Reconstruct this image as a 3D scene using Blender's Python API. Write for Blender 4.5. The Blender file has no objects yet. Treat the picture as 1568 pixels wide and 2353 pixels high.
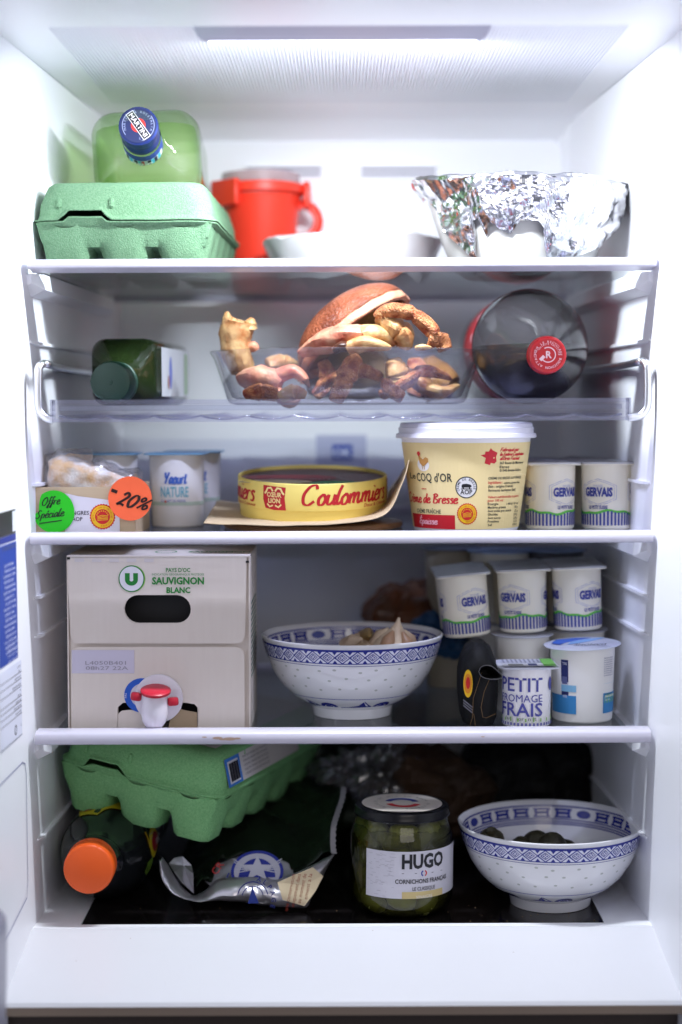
import bpy, bmesh, math, random
from math import sin, cos, pi, radians, sqrt, atan2
from mathutils import Vector, Matrix, noise
random.seed(7)
scene = bpy.context.scene
COL = scene.collection
# ---------------------------------------------------------------- camera
F, CX, CY = 3900.0, 784.0, 1176.5          # focal length and centre, in units of a 1568 px wide frame
CAMY, CAMZ = -1.30, 0.65
PITCH, ROLL = radians(-3.61), radians(-0.22)
cam_d = bpy.data.cameras.new('camera'); cam = bpy.data.objects.new('camera', cam_d); COL.objects.link(cam)
cam_d.sensor_fit = 'HORIZONTAL'; cam_d.sensor_width = 24.0; cam_d.lens = 24.0 * F / 1568
cam_d.clip_start = 0.02; cam_d.clip_end = 60
CAMM = Matrix.Translation((0, CAMY, CAMZ)) @ Matrix.Rotation(radians(90) + PITCH, 4, 'X') @ Matrix.Rotation(ROLL, 4, 'Z')
cam.matrix_world = CAMM
cam_d.dof.use_dof = True; cam_d.dof.focus_distance = 1.335; cam_d.dof.aperture_fstop = 2.2; cam_d.dof.aperture_blades = 9
scene.camera = cam
scene.render.resolution_x, scene.render.resolution_y = 682, 1024
# ---------------------------------------------------------------- world: dim cool room in front of the open fridge
w = bpy.data.worlds.new('World'); scene.world = w; w.use_nodes = True
bg = w.node_tree.nodes['Background']; bg.inputs[0].default_value = (0.76, 0.79, 1.0, 1); bg.inputs[1].default_value = 0.17
scene.view_settings.view_transform = 'Standard'; scene.view_settings.look = 'None'
scene.view_settings.exposure = 0.70; scene.view_settings.gamma = 1.0
cy = scene.cycles
cy.use_denoising = True; cy.max_bounces = 18; cy.diffuse_bounces = 12; cy.glossy_bounces = 5
cy.transmission_bounces = 12; cy.transparent_max_bounces = 24; cy.sample_clamp_indirect = 12
cy.caustics_reflective = False; cy.caustics_refractive = False; cy.blur_glossy = 1.0
# the LED strip of the ceiling lamp
def area(name, loc, rot, sx, sy, power, col):
    l = bpy.data.lights.new(name, 'AREA'); l.shape = 'RECTANGLE'; l.size = sx; l.size_y = sy; l.energy = power; l.color = col
    o = bpy.data.objects.new(name, l); COL.objects.link(o); o.location = loc; o.rotation_euler = rot; return o
# soft fill light added for the room behind the photographer
area('room_fill_light', (0.5, -2.3, 1.3), (radians(80), 0, radians(12)), 1.4, 1.0, 5.8, (1.0, 0.93, 0.90))

def at(px, py, Y):
    """photo pixel (1568 px wide frame) -> point of the plane at depth Y"""
    d = CAMM.to_3x3() @ Vector(((px - CX) / F, (CY - py) / F, -1.0))
    t = (Y - CAMY) / d.y
    return Vector((0, CAMY, CAMZ)) + d * t
def Zat(py, Y, px=784): return at(px, py, Y).z
def Xat(px, py, Y): return at(px, py, Y).x
def lin(c): c /= 255.0; return c / 12.92 if c <= 0.04045 else ((c + 0.055) / 1.055) ** 2.4
def rgb(r, g, b): return (lin(r), lin(g), lin(b), 1)
# ---------------------------------------------------------------- materials
MATS = {}
def mat(name, col=(0.8, 0.8, 0.8, 1), rough=0.5, metal=0.0, bump=None, var=None, trans=0.0, ior=1.45, spec=0.5, coat=0.0, sss=0.0, aniso=None, vscale=None):
    if name in MATS: return MATS[name]
    m = bpy.data.materials.new(name); m.use_nodes = True; nt = m.node_tree; N = nt.nodes; L = nt.links
    b = N['Principled BSDF']; I = b.inputs
    I['Base Color'].default_value = col; I['Roughness'].default_value = rough; I['Metallic'].default_value = metal
    I['Transmission Weight'].default_value = trans; I['IOR'].default_value = ior; I['Specular IOR Level'].default_value = spec
    I['Coat Weight'].default_value = coat
    if sss: I['Subsurface Weight'].default_value = sss; I['Subsurface Radius'].default_value = (0.004, 0.003, 0.003); 
    tc = N.new('ShaderNodeTexCoord')
    if var:   # (scale, amount, second colour)
        n = N.new('ShaderNodeTexNoise'); n.inputs['Scale'].default_value = var[0]; n.inputs['Detail'].default_value = 5
        mp = N.new('ShaderNodeMapping'); mp.inputs['Scale'].default_value = vscale or (1, 1, 1)
        L.new(tc.outputs['Object'], mp.inputs[0]); L.new(mp.outputs[0], n.inputs['Vector'])
        r = N.new('ShaderNodeValToRGB'); r.color_ramp.elements[0].position = 0.5 - 0.5 * var[1]; r.color_ramp.elements[1].position = 0.5 + 0.5 * var[1]
        r.color_ramp.elements[0].color = col; r.color_ramp.elements[1].color = var[2]
        L.new(n.outputs['Fac'], r.inputs[0]); L.new(r.outputs[0], I['Base Color'])
    if bump:  # (scale, strength, distance)
        n = N.new('ShaderNodeTexNoise'); n.inputs['Scale'].default_value = bump[0]; n.inputs['Detail'].default_value = 4
        mp = N.new('ShaderNodeMapping'); mp.inputs['Scale'].default_value = vscale or (1, 1, 1)
        L.new(tc.outputs['Object'], mp.inputs[0]); L.new(mp.outputs[0], n.inputs['Vector'])
        bu = N.new('ShaderNodeBump'); bu.inputs['Strength'].default_value = bump[1]; bu.inputs['Distance'].default_value = bump[2]
        L.new(n.outputs['Fac'], bu.inputs['Height']); L.new(bu.outputs[0], I['Normal'])
    MATS[name] = m; return m
def clear(name, tint=(1, 1, 1, 1), rough=0.02, edge=(0.6, 0.65, 0.7, 1), refl=1.0, edgepow=0.35, milk=0.0, milkcol=(0.8, 0.8, 0.8, 1), bump=None):
    """thin clear sheet (glass, film, PET): tinted see-through with fresnel gloss, deeper tint at grazing view"""
    if name in MATS: return MATS[name]
    m = bpy.data.materials.new(name); m.use_nodes = True; nt = m.node_tree; N = nt.nodes; L = nt.links
    N.remove(N['Principled BSDF']); out = N['Material Output']
    t = N.new('ShaderNodeBsdfTransparent'); g = N.new('ShaderNodeBsdfGlossy'); g.inputs['Roughness'].default_value = rough
    lw = N.new('ShaderNodeLayerWeight'); lw.inputs[0].default_value = edgepow
    mc = N.new('ShaderNodeMix'); mc.data_type = 'RGBA'; mc.inputs[6].default_value = tint; mc.inputs[7].default_value = edge
    L.new(lw.outputs['Facing'], mc.inputs[0]); L.new(mc.outputs[2], t.inputs[0])
    fr = N.new('ShaderNodeLayerWeight'); fr.inputs[0].default_value = .5
    pw = N.new('ShaderNodeMath'); pw.operation = 'POWER'; pw.inputs[1].default_value = 4.5; L.new(fr.outputs['Facing'], pw.inputs[0])
    mu = N.new('ShaderNodeMath'); mu.operation = 'MULTIPLY_ADD'; mu.inputs[1].default_value = .94 * min(1, refl); mu.inputs[2].default_value = .045 * refl; mu.use_clamp = True
    L.new(pw.outputs[0], mu.inputs[0])
    a = t
    if milk:
        df = N.new('ShaderNodeBsdfDiffuse'); df.inputs[0].default_value = milkcol
        mm = N.new('ShaderNodeMixShader'); mm.inputs[0].default_value = milk; L.new(t.outputs[0], mm.inputs[1]); L.new(df.outputs[0], mm.inputs[2]); a = mm
    mx = N.new('ShaderNodeMixShader'); L.new(mu.outputs[0], mx.inputs[0]); L.new(a.outputs[0], mx.inputs[1]); L.new(g.outputs[0], mx.inputs[2])
    if bump:
        tc = N.new('ShaderNodeTexCoord'); n = N.new('ShaderNodeTexNoise'); n.inputs['Scale'].default_value = bump[0]
        L.new(tc.outputs['Object'], n.inputs['Vector'])
        bu = N.new('ShaderNodeBump'); bu.inputs['Strength'].default_value = bump[1]; bu.inputs['Distance'].default_value = bump[2]
        L.new(n.outputs['Fac'], bu.inputs['Height']); L.new(bu.outputs[0], g.inputs['Normal']); L.new(bu.outputs[0], fr.inputs['Normal'])
    L.new(mx.outputs[0], out.inputs[0]); MATS[name] = m; return m
def emit(name, col, strength):
    m = bpy.data.materials.new(name); m.use_nodes = True; N = m.node_tree.nodes; b = N['Principled BSDF']
    b.inputs['Base Color'].default_value = col; b.inputs['Emission Color'].default_value = col; b.inputs['Emission Strength'].default_value = strength; return m
# ---------------------------------------------------------------- mesh building
class MB:
    def __init__(s): s.v = []; s.f = []; s.mi = []
    def add(s, vs, fs, m=0):
        o = len(s.v); s.v += [tuple(p) for p in vs]; s.f += [tuple(i + o for i in f) for f in fs]; s.mi += [m] * len(fs)
    def box(s, x0, x1, y0, y1, z0, z1, m=0):
        s.add([(x0, y0, z0), (x1, y0, z0), (x1, y1, z0), (x0, y1, z0), (x0, y0, z1), (x1, y0, z1), (x1, y1, z1), (x0, y1, z1)],
              [(0, 3, 2, 1), (4, 5, 6, 7), (0, 1, 5, 4), (1, 2, 6, 5), (2, 3, 7, 6), (3, 0, 4, 7)], m)
    def loft(s, loops, c0=True, c1=True, m=0, close=True):
        n = len(loops[0]); o = len(s.v)
        for l in loops: s.v += [tuple(p) for p in l]
        for k in range(len(loops) - 1):
            for i in range(n if close else n - 1):
                j = (i + 1) % n
                s.f.append((o + k * n + i, o + k * n + j, o + (k + 1) * n + j, o + (k + 1) * n + i)); s.mi.append(m)
        if c0: s.f.append(tuple(o + i for i in reversed(range(n)))); s.mi.append(m)
        if c1: s.f.append(tuple(o + (len(loops) - 1) * n + i for i in range(n))); s.mi.append(m)
    def lathe(s, prof, n=64, c0=False, c1=False, m=0, ax='z', ctr=(0, 0, 0), rad=None):
        loops = []
        for (r, z) in prof:
            l = []
            for i in range(n):
                a = 2 * pi * i / n; rr_ = r * (rad(a, z) if rad else 1)
                x, y, q = rr_ * cos(a), rr_ * sin(a), z
                if ax == 'y': x, y, q = rr_ * cos(a), z, -rr_ * sin(a)
                l.append((x + ctr[0], y + ctr[1], q + ctr[2]))
            loops.append(l)
        s.loft(loops, c0, c1, m)
    def grid(s, fn, nu, nv, m=0):
        o = len(s.v)
        for j in range(nv + 1):
            for i in range(nu + 1): s.v.append(tuple(fn(i / nu, j / nv)))
        for j in range(nv):
            for i in range(nu):
                a = o + j * (nu + 1) + i; s.f.append((a, a + 1, a + nu + 2, a + nu + 1)); s.mi.append(m)
    def tube(s, pts, rads, n=12, m=0, cap=True, flat=None, ridge=0.0):
        pts = [Vector(p) for p in pts]
        if not hasattr(rads, '__len__'): rads = [rads] * len(pts)
        loops = []; up = None
        for i, p in enumerate(pts):
            t = (pts[min(i + 1, len(pts) - 1)] - pts[max(i - 1, 0)]).normalized()
            if up is None: up = t.orthogonal().normalized()
            up = (up - t * up.dot(t)); up = up.normalized() if up.length > 1e-6 else t.orthogonal().normalized()
            b = t.cross(up); r = rads[i]
            loops.append([p + (up * cos(2 * pi * k / n) * r * (flat or 1) + b * sin(2 * pi * k / n) * r) * (1 + ridge * cos(6 * pi * k / n)) for k in range(n)])
        s.loft(loops, cap, cap, m)
    def build(s, name, mats, parent=None, sharp=35, smooth=True):
        me = bpy.data.meshes.new(name); me.from_pydata(s.v, [], s.f); me.update()
        mats = mats if isinstance(mats, (list, tuple)) else [mats]
        for x in mats: me.materials.append(x)
        if len(mats) > 1: me.polygons.foreach_set('material_index', s.mi)
        if smooth:
            me.polygons.foreach_set('use_smooth', [True] * len(me.polygons)); me.set_sharp_from_angle(angle=radians(sharp))
        o = bpy.data.objects.new(name, me); COL.objects.link(o)
        if parent is not None: o.parent = parent
        return o
def smoothpts(pts, k=6):
    P = [Vector(p) for p in pts]; out = []
    for i in range(len(P) - 1):
        a, b, c, d = P[max(i - 1, 0)], P[i], P[i + 1], P[min(i + 2, len(P) - 1)]
        for j in range(k):
            t = j / k; out.append(0.5 * ((2 * b) + (c - a) * t + (2 * a - 5 * b + 4 * c - d) * t * t + (3 * b - a - 3 * c + d) * t ** 3))
    out.append(P[-1]); return out
def rr(w, d, r, n=6, z=0.0, cx=0.0, cy=0.0):
    """rounded rectangle, counter-clockwise"""
    r = max(min(r, w / 2 - 1e-5, d / 2 - 1e-5), 1e-5); out = []
    for q, (sx, sy) in enumerate(((1, 1), (-1, 1), (-1, -1), (1, -1))):
        for i in range(n + 1):
            a = pi / 2 * q + pi / 2 * i / n
            out.append((cx + sx * (w / 2 - r) + r * cos(a), cy + sy * (d / 2 - r) + r * sin(a), z))
    return out
def rbox(mb, w, d, h, r=0.004, b=0.001, z=0.0, cx=0.0, cy=0.0, n=5, m=0):
    ls = []
    for t in (0, .5, 1): ls.append(rr(w - 2 * b * (1 - sin(t * pi / 2)), d - 2 * b * (1 - sin(t * pi / 2)), r, n, z + b * (1 - cos(t * pi / 2)), cx, cy))
    for t in (1, .5, 0): ls.append(rr(w - 2 * b * (1 - sin(t * pi / 2)), d - 2 * b * (1 - sin(t * pi / 2)), r, n, z + h - b * (1 - cos(t * pi / 2)), cx, cy))
    mb.loft(ls, True, True, m)
def tag(o, label=None, cat=None, group=None, kind=None):
    if label: o['label'] = label
    if cat: o['category'] = cat
    if group: o['group'] = group
    if kind: o['kind'] = kind
    return o
def thing(name, label, cat, loc=(0, 0, 0), rot=(0, 0, 0), group=None):
    o = bpy.data.objects.new(name, None); COL.objects.link(o); o.location = loc; o.rotation_euler = rot; o.empty_display_size = 0.02
    return tag(o, label, cat, group)
def orient(o, origin, xa, ya):
    x = Vector(xa).normalized(); y = Vector(ya); y = (y - x * y.dot(x)).normalized(); z = x.cross(y)
    M = Matrix((x, y, z)).transposed().to_4x4(); M.translation = Vector(origin); o.matrix_world = M; return o
def copy_tree(o, parent=None):
    c = o.copy(); COL.objects.link(c); c.parent = parent
    for ch in list(o.children): copy_tree(ch, c)
    return c
def solidify(o, t, off=0.0):
    md = o.modifiers.new('thickness', 'SOLIDIFY'); md.thickness = t; md.offset = off; return o
# ---------------------------------------------------------------- flat print laid on surfaces
PMATS = {}
def pmat(col, rough=0.5, metal=0.0):
    key = (col, rough, metal)
    if key not in PMATS: PMATS[key] = mat('print_ink_%d' % len(PMATS), rgb(*col), rough, metal)
    return PMATS[key]
GLY = {}
def glyphs(s, bold=0.0, shear=0.0):
    k = (s, bold, shear)
    if k in GLY: return GLY[k]
    c = bpy.data.curves.new('t', 'FONT'); c.body = s; c.size = 1.0; c.offset = bold; c.shear = shear; c.resolution_u = 2; c.fill_mode = 'FRONT'
    o = bpy.data.objects.new('t', c); COL.objects.link(o)
    dg = bpy.context.evaluated_depsgraph_get(); me = bpy.data.meshes.new_from_object(o.evaluated_get(dg))
    vs = [(v.co.x, v.co.y) for v in me.vertices]; fs = [tuple(p.vertices) for p in me.polygons]
    bpy.data.objects.remove(o); bpy.data.curves.remove(c); bpy.data.meshes.remove(me)
    GLY[k] = (vs, fs); return GLY[k]
CAPH = None
def caph():
    global CAPH
    if CAPH is None: CAPH = max(v[1] for v in glyphs('H')[0])
    return CAPH
# single stroke brush alphabet (x height 1, ascender 1.9)
SG = {
 'C': (1.75, [[(1.5, 1.55), (1.3, 1.95), (.7, 1.8), (.2, 1.0), (.3, .15), (.85, -.05), (1.4, .35)]]),
 'D': (1.7, [[(.5, 1.8), (.35, .8), (.2, 0), (.9, .1), (1.45, .8), (1.2, 1.6), (.5, 1.85), (.1, 1.6)]]),
 'O': (1.5, [[(1.0, 1.9), (.4, 1.6), (.05, .7), (.4, 0), (.95, .2), (1.3, 1.1), (1.0, 1.9), (.6, 1.6)]]),
 'S': (1.3, [[(1.2, 1.6), (.9, 1.9), (.5, 1.6), (.6, 1.1), (.9, .6), (.6, .05), (.05, .1), (-.05, .4)]]),
 'F': (1.2, [[(.5, 1.8), (.35, .9), (.2, 0)], [(.1, 1.7), (.7, 1.85), (1.3, 1.8)], [(.2, .95), (.9, 1.0)]]),
 'L': (1.2, [[(.8, 1.8), (.5, 1.6), (.3, .4), (.1, 0), (.6, .1), (1.0, .1)]]),
 'B': (1.4, [[(.4, 1.8), (.2, 0)], [(.1, 1.6), (.7, 1.9), (1.1, 1.5), (.4, 1.0), (1.2, .6), (.9, .05), (.2, 0)]]),
 'E': (1.1, [[(1.0, 1.6), (.7, 1.9), (.3, 1.5), (.7, 1.0), (.15, .6), (.3, .05), (.9, .2)]]),
 'Y': (1.3, [[(.1, 1.8), (.3, 1.0), (.6, 1.0)], [(1.1, 1.8), (.6, .7), (.3, 0)]]),
 'a': (1.05, [[(.85, .9), (.5, 1.02), (.1, .55), (.2, .02), (.6, .2), (.88, .95)], [(.88, .95), (.8, .25), (.95, 0), (1.15, .2)]]),
 'b': (1.0, [[(.25, 1.9), (.12, .6), (.15, .1), (.5, 0), (.85, .5), (.6, 1.0), (.2, .75)]]),
 'c': (.85, [[(.75, .8), (.5, 1.02), (.1, .6), (.2, .05), (.55, .0), (.95, .25)]]),
 'd': (1.05, [[(.85, .9), (.5, 1.02), (.1, .55), (.2, .02), (.6, .2), (.9, 1.0)], [(1.0, 1.9), (.85, .4), (.95, 0), (1.15, .2)]]),
 'e': (.9, [[(.12, .5), (.6, .6), (.75, .9), (.45, 1.03), (.1, .6), (.2, .05), (.55, 0), (.98, .25)]]),
 'f': (.75, [[(.95, 1.7), (.7, 1.95), (.45, 1.4), (.3, .2), (.15, -.6), (-.1, -.5), (.2, .1), (.7, .5)], [(.05, .95), (.8, 1.0)]]),
 'g': (1.0, [[(.85, .9), (.5, 1.02), (.1, .55), (.2, .05), (.6, .2), (.88, .95)], [(.88, .95), (.75, -.3), (.4, -.7), (.0, -.5)]]),
 'i': (.5, [[(.2, 1.0), (.12, .25), (.28, 0), (.55, .25)], [(.3, 1.4), (.33, 1.5)]]),
 'l': (.55, [[(.45, 1.9), (.2, 1.2), (.12, .25), (.3, 0), (.6, .25)]]),
 'm': (1.6, [[(.15, 1.0), (.1, 0)], [(.1, .4), (.35, .95), (.6, .95), (.6, 0)], [(.6, .4), (.85, .95), (1.15, .95), (1.12, .2), (1.3, 0), (1.65, .3)]]),
 'n': (1.1, [[(.15, 1.0), (.1, 0)], [(.1, .4), (.4, .95), (.7, .9), (.65, .2), (.8, 0), (1.15, .3)]]),
 'o': (.95, [[(.5, 1.02), (.12, .6), (.2, .03), (.6, .0), (.82, .5), (.6, .98), (.45, .95), (.9, .8), (1.1, .95)]]),
 'p': (1.0, [[(.2, 1.0), (.0, -.7)], [(.1, .4), (.4, .98), (.8, .8), (.65, .1), (.2, .1)]]),
 'q': (1.0, [[(.85, .9), (.5, 1.02), (.1, .55), (.2, .05), (.6, .2), (.88, .95)], [(.88, .95), (.75, -.7)]]),
 'r': (.8, [[(.15, 1.0), (.1, 0)], [(.12, .5), (.35, .95), (.75, .95)]]),
 's': (.8, [[(.7, .85), (.45, 1.03), (.2, .8), (.6, .4), (.5, .02), (.1, .05)]]),
 't': (.65, [[(.35, 1.5), (.18, .3), (.3, 0), (.7, .25)], [(0, 1.0), (.6, 1.05)]]),
 'u': (1.05, [[(.15, 1.0), (.12, .2), (.4, 0), (.8, .4), (.85, 1.0)], [(.85, 1.0), (.8, .2), (.95, 0), (1.15, .25)]]),
 'v': (.9, [[(.1, 1.0), (.35, 0), (.8, 1.0)]]),
 'x': (.9, [[(.1, 1.0), (.5, .4), (.8, 0)], [(.8, 1.0), (.1, 0)]]),
 'z': (.9, [[(.1, .95), (.8, 1.0), (.1, 0), (.85, .05)]]),
 '&': (1.2, [[(1.1, .1), (.5, 1.0), (.6, 1.5), (.8, 1.2), (.15, .5), (.3, 0), (.8, .2), (1.1, .7)]]),
 ' ': (.6, []), "'": (.3, [[(.3, 1.9), (.2, 1.5)]]), '-': (.8, [[(.1, .6), (.6, .65)]]),
 '0': (1.5, [[(1.0, 1.9), (.5, 1.7), (.1, .8), (.4, 0), (.9, .2), (1.3, 1.2), (1.0, 1.9)]]),
 '2': (1.4, [[(.3, 1.5), (.7, 1.95), (1.1, 1.5), (.6, .7), (.05, 0), (.5, .15), (1.1, .0)]]),
 '%': (1.8, [[(.5, 1.9), (.2, 1.5), (.4, 1.1), (.75, 1.5), (.5, 1.9)], [(1.5, 1.8), (.2, .0)], [(1.2, .8), (.9, .4), (1.1, .0), (1.5, .4), (1.2, .8)]]),
}
ACC = {'é': ('e', [(.45, 1.3), (.75, 1.65)]), 'è': ('e', [(.2, 1.65), (.5, 1.3)]), 'É': ('E', [(.6, 2.1), (.95, 2.4)])}
class Print:
    """flat print: shapes in (u, v) laid on a surface by fn(u, v, h)"""
    def __init__(s, fn, step=0.004): s.fn = fn; s.v = []; s.f = []; s.m = []; s.cols = []; s.step = step; s.k = 0
    def ci(s, col):
        if col not in s.cols: s.cols.append(col)
        return s.cols.index(col)
    def raw(s, vs, fs, col, h):
        o = len(s.v); s.v += [tuple(s.fn(u, v, h)) for u, v in vs]; s.f += [tuple(i + o for i in f) for f in fs]; s.m += [s.ci(col)] * len(fs)
    def poly(s, pts, col, h=.0003):
        a0, a1 = min(p[0] for p in pts), max(p[0] for p in pts)
        n = max(1, int((a1 - a0) / s.step))
        if n == 1: s.raw(pts, [tuple(range(len(pts)))], col, h); return
        def clip(q, x, keep):
            out = []
            for i in range(len(q)):
                a, b = q[i - 1], q[i]; ia, ib = (a[0] - x) * keep >= 0, (b[0] - x) * keep >= 0
                if ia != ib: t = (x - a[0]) / (b[0] - a[0]); out.append((x, a[1] + (b[1] - a[1]) * t))
                if ib: out.append(b)
            return out
        for k in range(n):
            c = clip(clip(list(pts), a0 + (a1 - a0) * k / n, 1), a0 + (a1 - a0) * (k + 1) / n, -1)
            if len(c) > 2: s.raw(c, [tuple(range(len(c)))], col, h)
    def rect(s, u0, v0, u1, v1, col, h=.0002):
        nu = max(1, int(abs(u1 - u0) / s.step)); nv = 1
        vs = [(u0 + (u1 - u0) * i / nu, v0 + (v1 - v0) * j / nv) for j in range(nv + 1) for i in range(nu + 1)]
        s.raw(vs, [(i, i + 1, i + nu + 2, i + nu + 1) for i in range(nu)], col, h)
    def ell(s, u, v, ru, rv, col, h=.0003, n=28, r0=0.0, a0=0, a1=2 * pi, spikes=0):
        nr = max(1, int(max(ru, rv) * (1 - r0) / (s.step * .8))) if ru > 0.003 else 1
        vs = []
        for k in range(nr + 1):
            q = r0 + (1 - r0) * k / nr
            for i in range(n + 1):
                a = a0 + (a1 - a0) * i / n
                sp = 1.0 + (0.07 if (i % 2 and spikes) else 0.0) * (k == nr)
                vs.append((u + ru * q * cos(a) * sp, v + rv * q * sin(a) * sp))
        fs = [(k * (n + 1) + i, (k + 1) * (n + 1) + i, (k + 1) * (n + 1) + i + 1, k * (n + 1) + i + 1) for k in range(nr) for i in range(n)]
        s.raw(vs, fs, col, h)
    def text(s, t, u, v, hgt, col, h=.0005, w=None, al='l', bold=0.0, shear=0.0, rot=0.0, warp=None):
        vs, fs = glyphs(t, bold, shear)
        if not vs: return
        k = hgt / caph(); x0 = min(p[0] for p in vs); x1 = max(p[0] for p in vs); sx = k
        if w: sx = w / (x1 - x0)
        W = (x1 - x0) * sx; off = {'l': 0, 'c': -W / 2, 'r': -W}[al]
        out = []
        for (x, y) in vs:
            a, b = (x - x0) * sx + off, y * k
            if warp: a, b = warp(a, b)
            out.append((u + a * cos(rot) - b * sin(rot), v + a * sin(rot) + b * cos(rot)))
        s.raw(out, fs, col, h)
    def line(s, pts, wd, col, h=.0004, taper=None, close=False):
        P = [Vector((p[0], p[1])) for p in pts]
        if close: P.append(P[0])
        n = len(P); vs = []
        for i in range(n):
            t = P[min(i + 1, n - 1)] - P[max(i - 1, 0)]
            if t.length < 1e-9: t = Vector((1, 0))
            t.normalize(); nn = Vector((-t.y, t.x)); ww = wd * (taper(t, i / (n - 1)) if taper else 1) / 2
            vs += [tuple(P[i] + nn * ww), tuple(P[i] - nn * ww)]
        s.raw(vs, [(2 * i, 2 * i + 1, 2 * i + 3, 2 * i + 2) for i in range(n - 1)], col, h)
    def script(s, t, u, v, xh, col, wd, h=.0004, w=None, shear=.25, rot=0.0, al='l', k=5):
        segs = []; x = 0
        for ch in t:
            acc = None
            if ch in ACC: ch, acc = ACC[ch]
            adv, st = SG.get(ch, (.9, []))
            for q in list(st) + ([acc] if acc else []): segs.append([(x + a, b) for a, b in q])
            x += adv
        sx = xh if not w else w / x; off = {'l': 0, 'c': -x * sx / 2, 'r': -x * sx}[al]
        for i, q in enumerate(segs):
            pp = smoothpts([Vector((a, b, 0)) for a, b in q], k) if len(q) > 2 else [Vector((a, b, 0)) for a, b in q]
            pts = []
            for p in pp:
                a, b = (p.x + p.y * shear) * sx + off, p.y * xh; pts.append((u + a * cos(rot) - b * sin(rot), v + a * sin(rot) + b * cos(rot)))
            s.line(pts, wd, col, h + (i % 5) * 2e-5, taper=lambda t, f: .65 + .6 * abs(t.y))
    def arc(s, t, u, v, r, hgt, a0, col, h=.0005, bold=0.0, step=None, inward=False):
        """letters round a circle, starting at angle a0, clockwise (or reading outward-down when inward)"""
        a = a0
        for ch in t:
            adv = (step or hgt * 1.05) / r
            if ch != ' ':
                rot = a - pi / 2 if not inward else a + pi / 2
                s.text(ch, u + r * cos(a), v + r * sin(a), hgt, col, h, bold=bold, rot=rot, al='c')
            a += -adv if not inward else adv
    def build(s, name, parent, rough=0.5):
        me = bpy.data.meshes.new(name); me.from_pydata(s.v, [], s.f); me.update()
        for c in s.cols: me.materials.append(pmat(c, rough) if isinstance(c, tuple) else c)
        me.polygons.foreach_set('material_index', s.m)
        o = bpy.data.objects.new(name, me); COL.objects.link(o); o.parent = parent; return o
def on_cone(rfn, a0=-pi / 2, rref=None, cx=0, cy=0):
    """u = arc length at rref, v = height; u = 0 faces -Y; rfn(v) = radius"""
    def fn(u, v, h):
        r0 = rref or rfn(0); r = rfn(v); a = a0 + u / r0
        return (cx + (r + h) * cos(a), cy + (r + h) * sin(a), v)
    return fn
def on_plane(o, ux, uy):
    o = Vector(o); ux = Vector(ux).normalized(); uy = Vector(uy).normalized(); n = ux.cross(uy)
    return lambda u, v, h: tuple(o + ux * u + uy * v + n * h)
EMB_Y, EMB_R = (240, 190, 20), (205, 30, 30)
def pdo(P, u, v, r, h=.0004, sq=1.0):
    """red and yellow protected-origin seal"""
    P.ell(u, v, r * sq, r, EMB_R, h, n=56, spikes=1); P.ell(u, v, r * .93 * sq, r * .93, EMB_Y, h + 1e-4, n=32)
    P.ell(u, v, r * .62 * sq, r * .62, EMB_R, h + 2e-4, n=28)
    if r > .004:
        P.arc("APPELLATION D'ORIGINE PROTEGEE", u, v, r * .70, r * .14, pi * 1.12, EMB_R, h + 2e-4, step=r * .126)
        for k in range(4): P.line([(u - r * .42, v - r * (.0 + k * .1)), (u, v - r * (-.12 + k * .13)), (u + r * .45, v - r * (-.05 + k * .1))], r * .05, EMB_Y, h + 3e-4)
        for k in range(8): a = pi * (.1 + .8 * k / 7); P.ell(u + r * .47 * cos(a) * sq, v + r * .47 * sin(a), r * .05, r * .05, EMB_Y, h + 3e-4, n=6)
# ================================================================ the refrigerator
M_LINER = mat('white_liner_plastic', (0.90, 0.905, 0.94, 1), 0.36, bump=(35, .05, .002), var=(14, .5, (0.885, 0.89, 0.915, 1)), spec=.4)
M_TRIM = mat('glossy_trim_plastic', (0.54, 0.52, 0.61, 1), 0.28)
M_BLACK = mat('black_glass', (0.012, 0.010, 0.010, 1), 0.12, spec=.4)
M_SHELF = clear('shelf_glass', (.985, .99, .992, 1), .03, (.80, .85, .87, 1), .8)
M_CLEARP = clear('clear_shelf_plastic', (.96, .96, .99, 1), .05, (.72, .72, .86, 1), 1.6, .4, milk=.03, milkcol=(.75, .74, .9, 1))
M_CHROME = mat('satin_metal', (0.72, 0.73, 0.76, 1), .28, 1.0)
M_EDGE = mat('brown_reflection_edge', (0.26, 0.20, 0.15, 1), .4)  # brown tone is the wooden room's reflection, put into the base colour
fr = thing('refrigerator', 'open white refrigerator interior with glossy walls and a ceiling lamp', 'refrigerator')
XF, XB, YB = 0.2425, 0.225, 0.39
ZT = Zat(300, YB); ZTF = Zat(48, -0.10)
ZFL = Zat(2130, 0.0)
YF = -0.19
def side(sg, name):
    m = MB(); prof = [(YF, XF + .006), (-.006, XF), (0.0, XF - .0008), (.012, XF - .0015), (YB - .03, XB), (YB - .01, XB - .006), (YB + .004, XB - .02)]
    zs = [ZFL - .09, ZTF + .03]
    ls = [[(sg * x, y, z) for y, x in prof] for z in (zs[0], zs[1])]
    m.loft(ls, False, False, close=False)
    ls = [[(sg * (XF + .05), YF, z), (sg * (XF + .006), YF, z)] for z in zs]; m.loft(ls, False, False, close=False)
    ls = [[(sg * (XF + .05), YF, z), (sg * (XF + .05), YB + .06, z)] for z in zs]; m.loft(ls, False, False, close=False)
    o = m.build(name, M_LINER, fr, sharp=60)
side(-1, 'side_wall'); side(1, 'side_wall')
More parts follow.
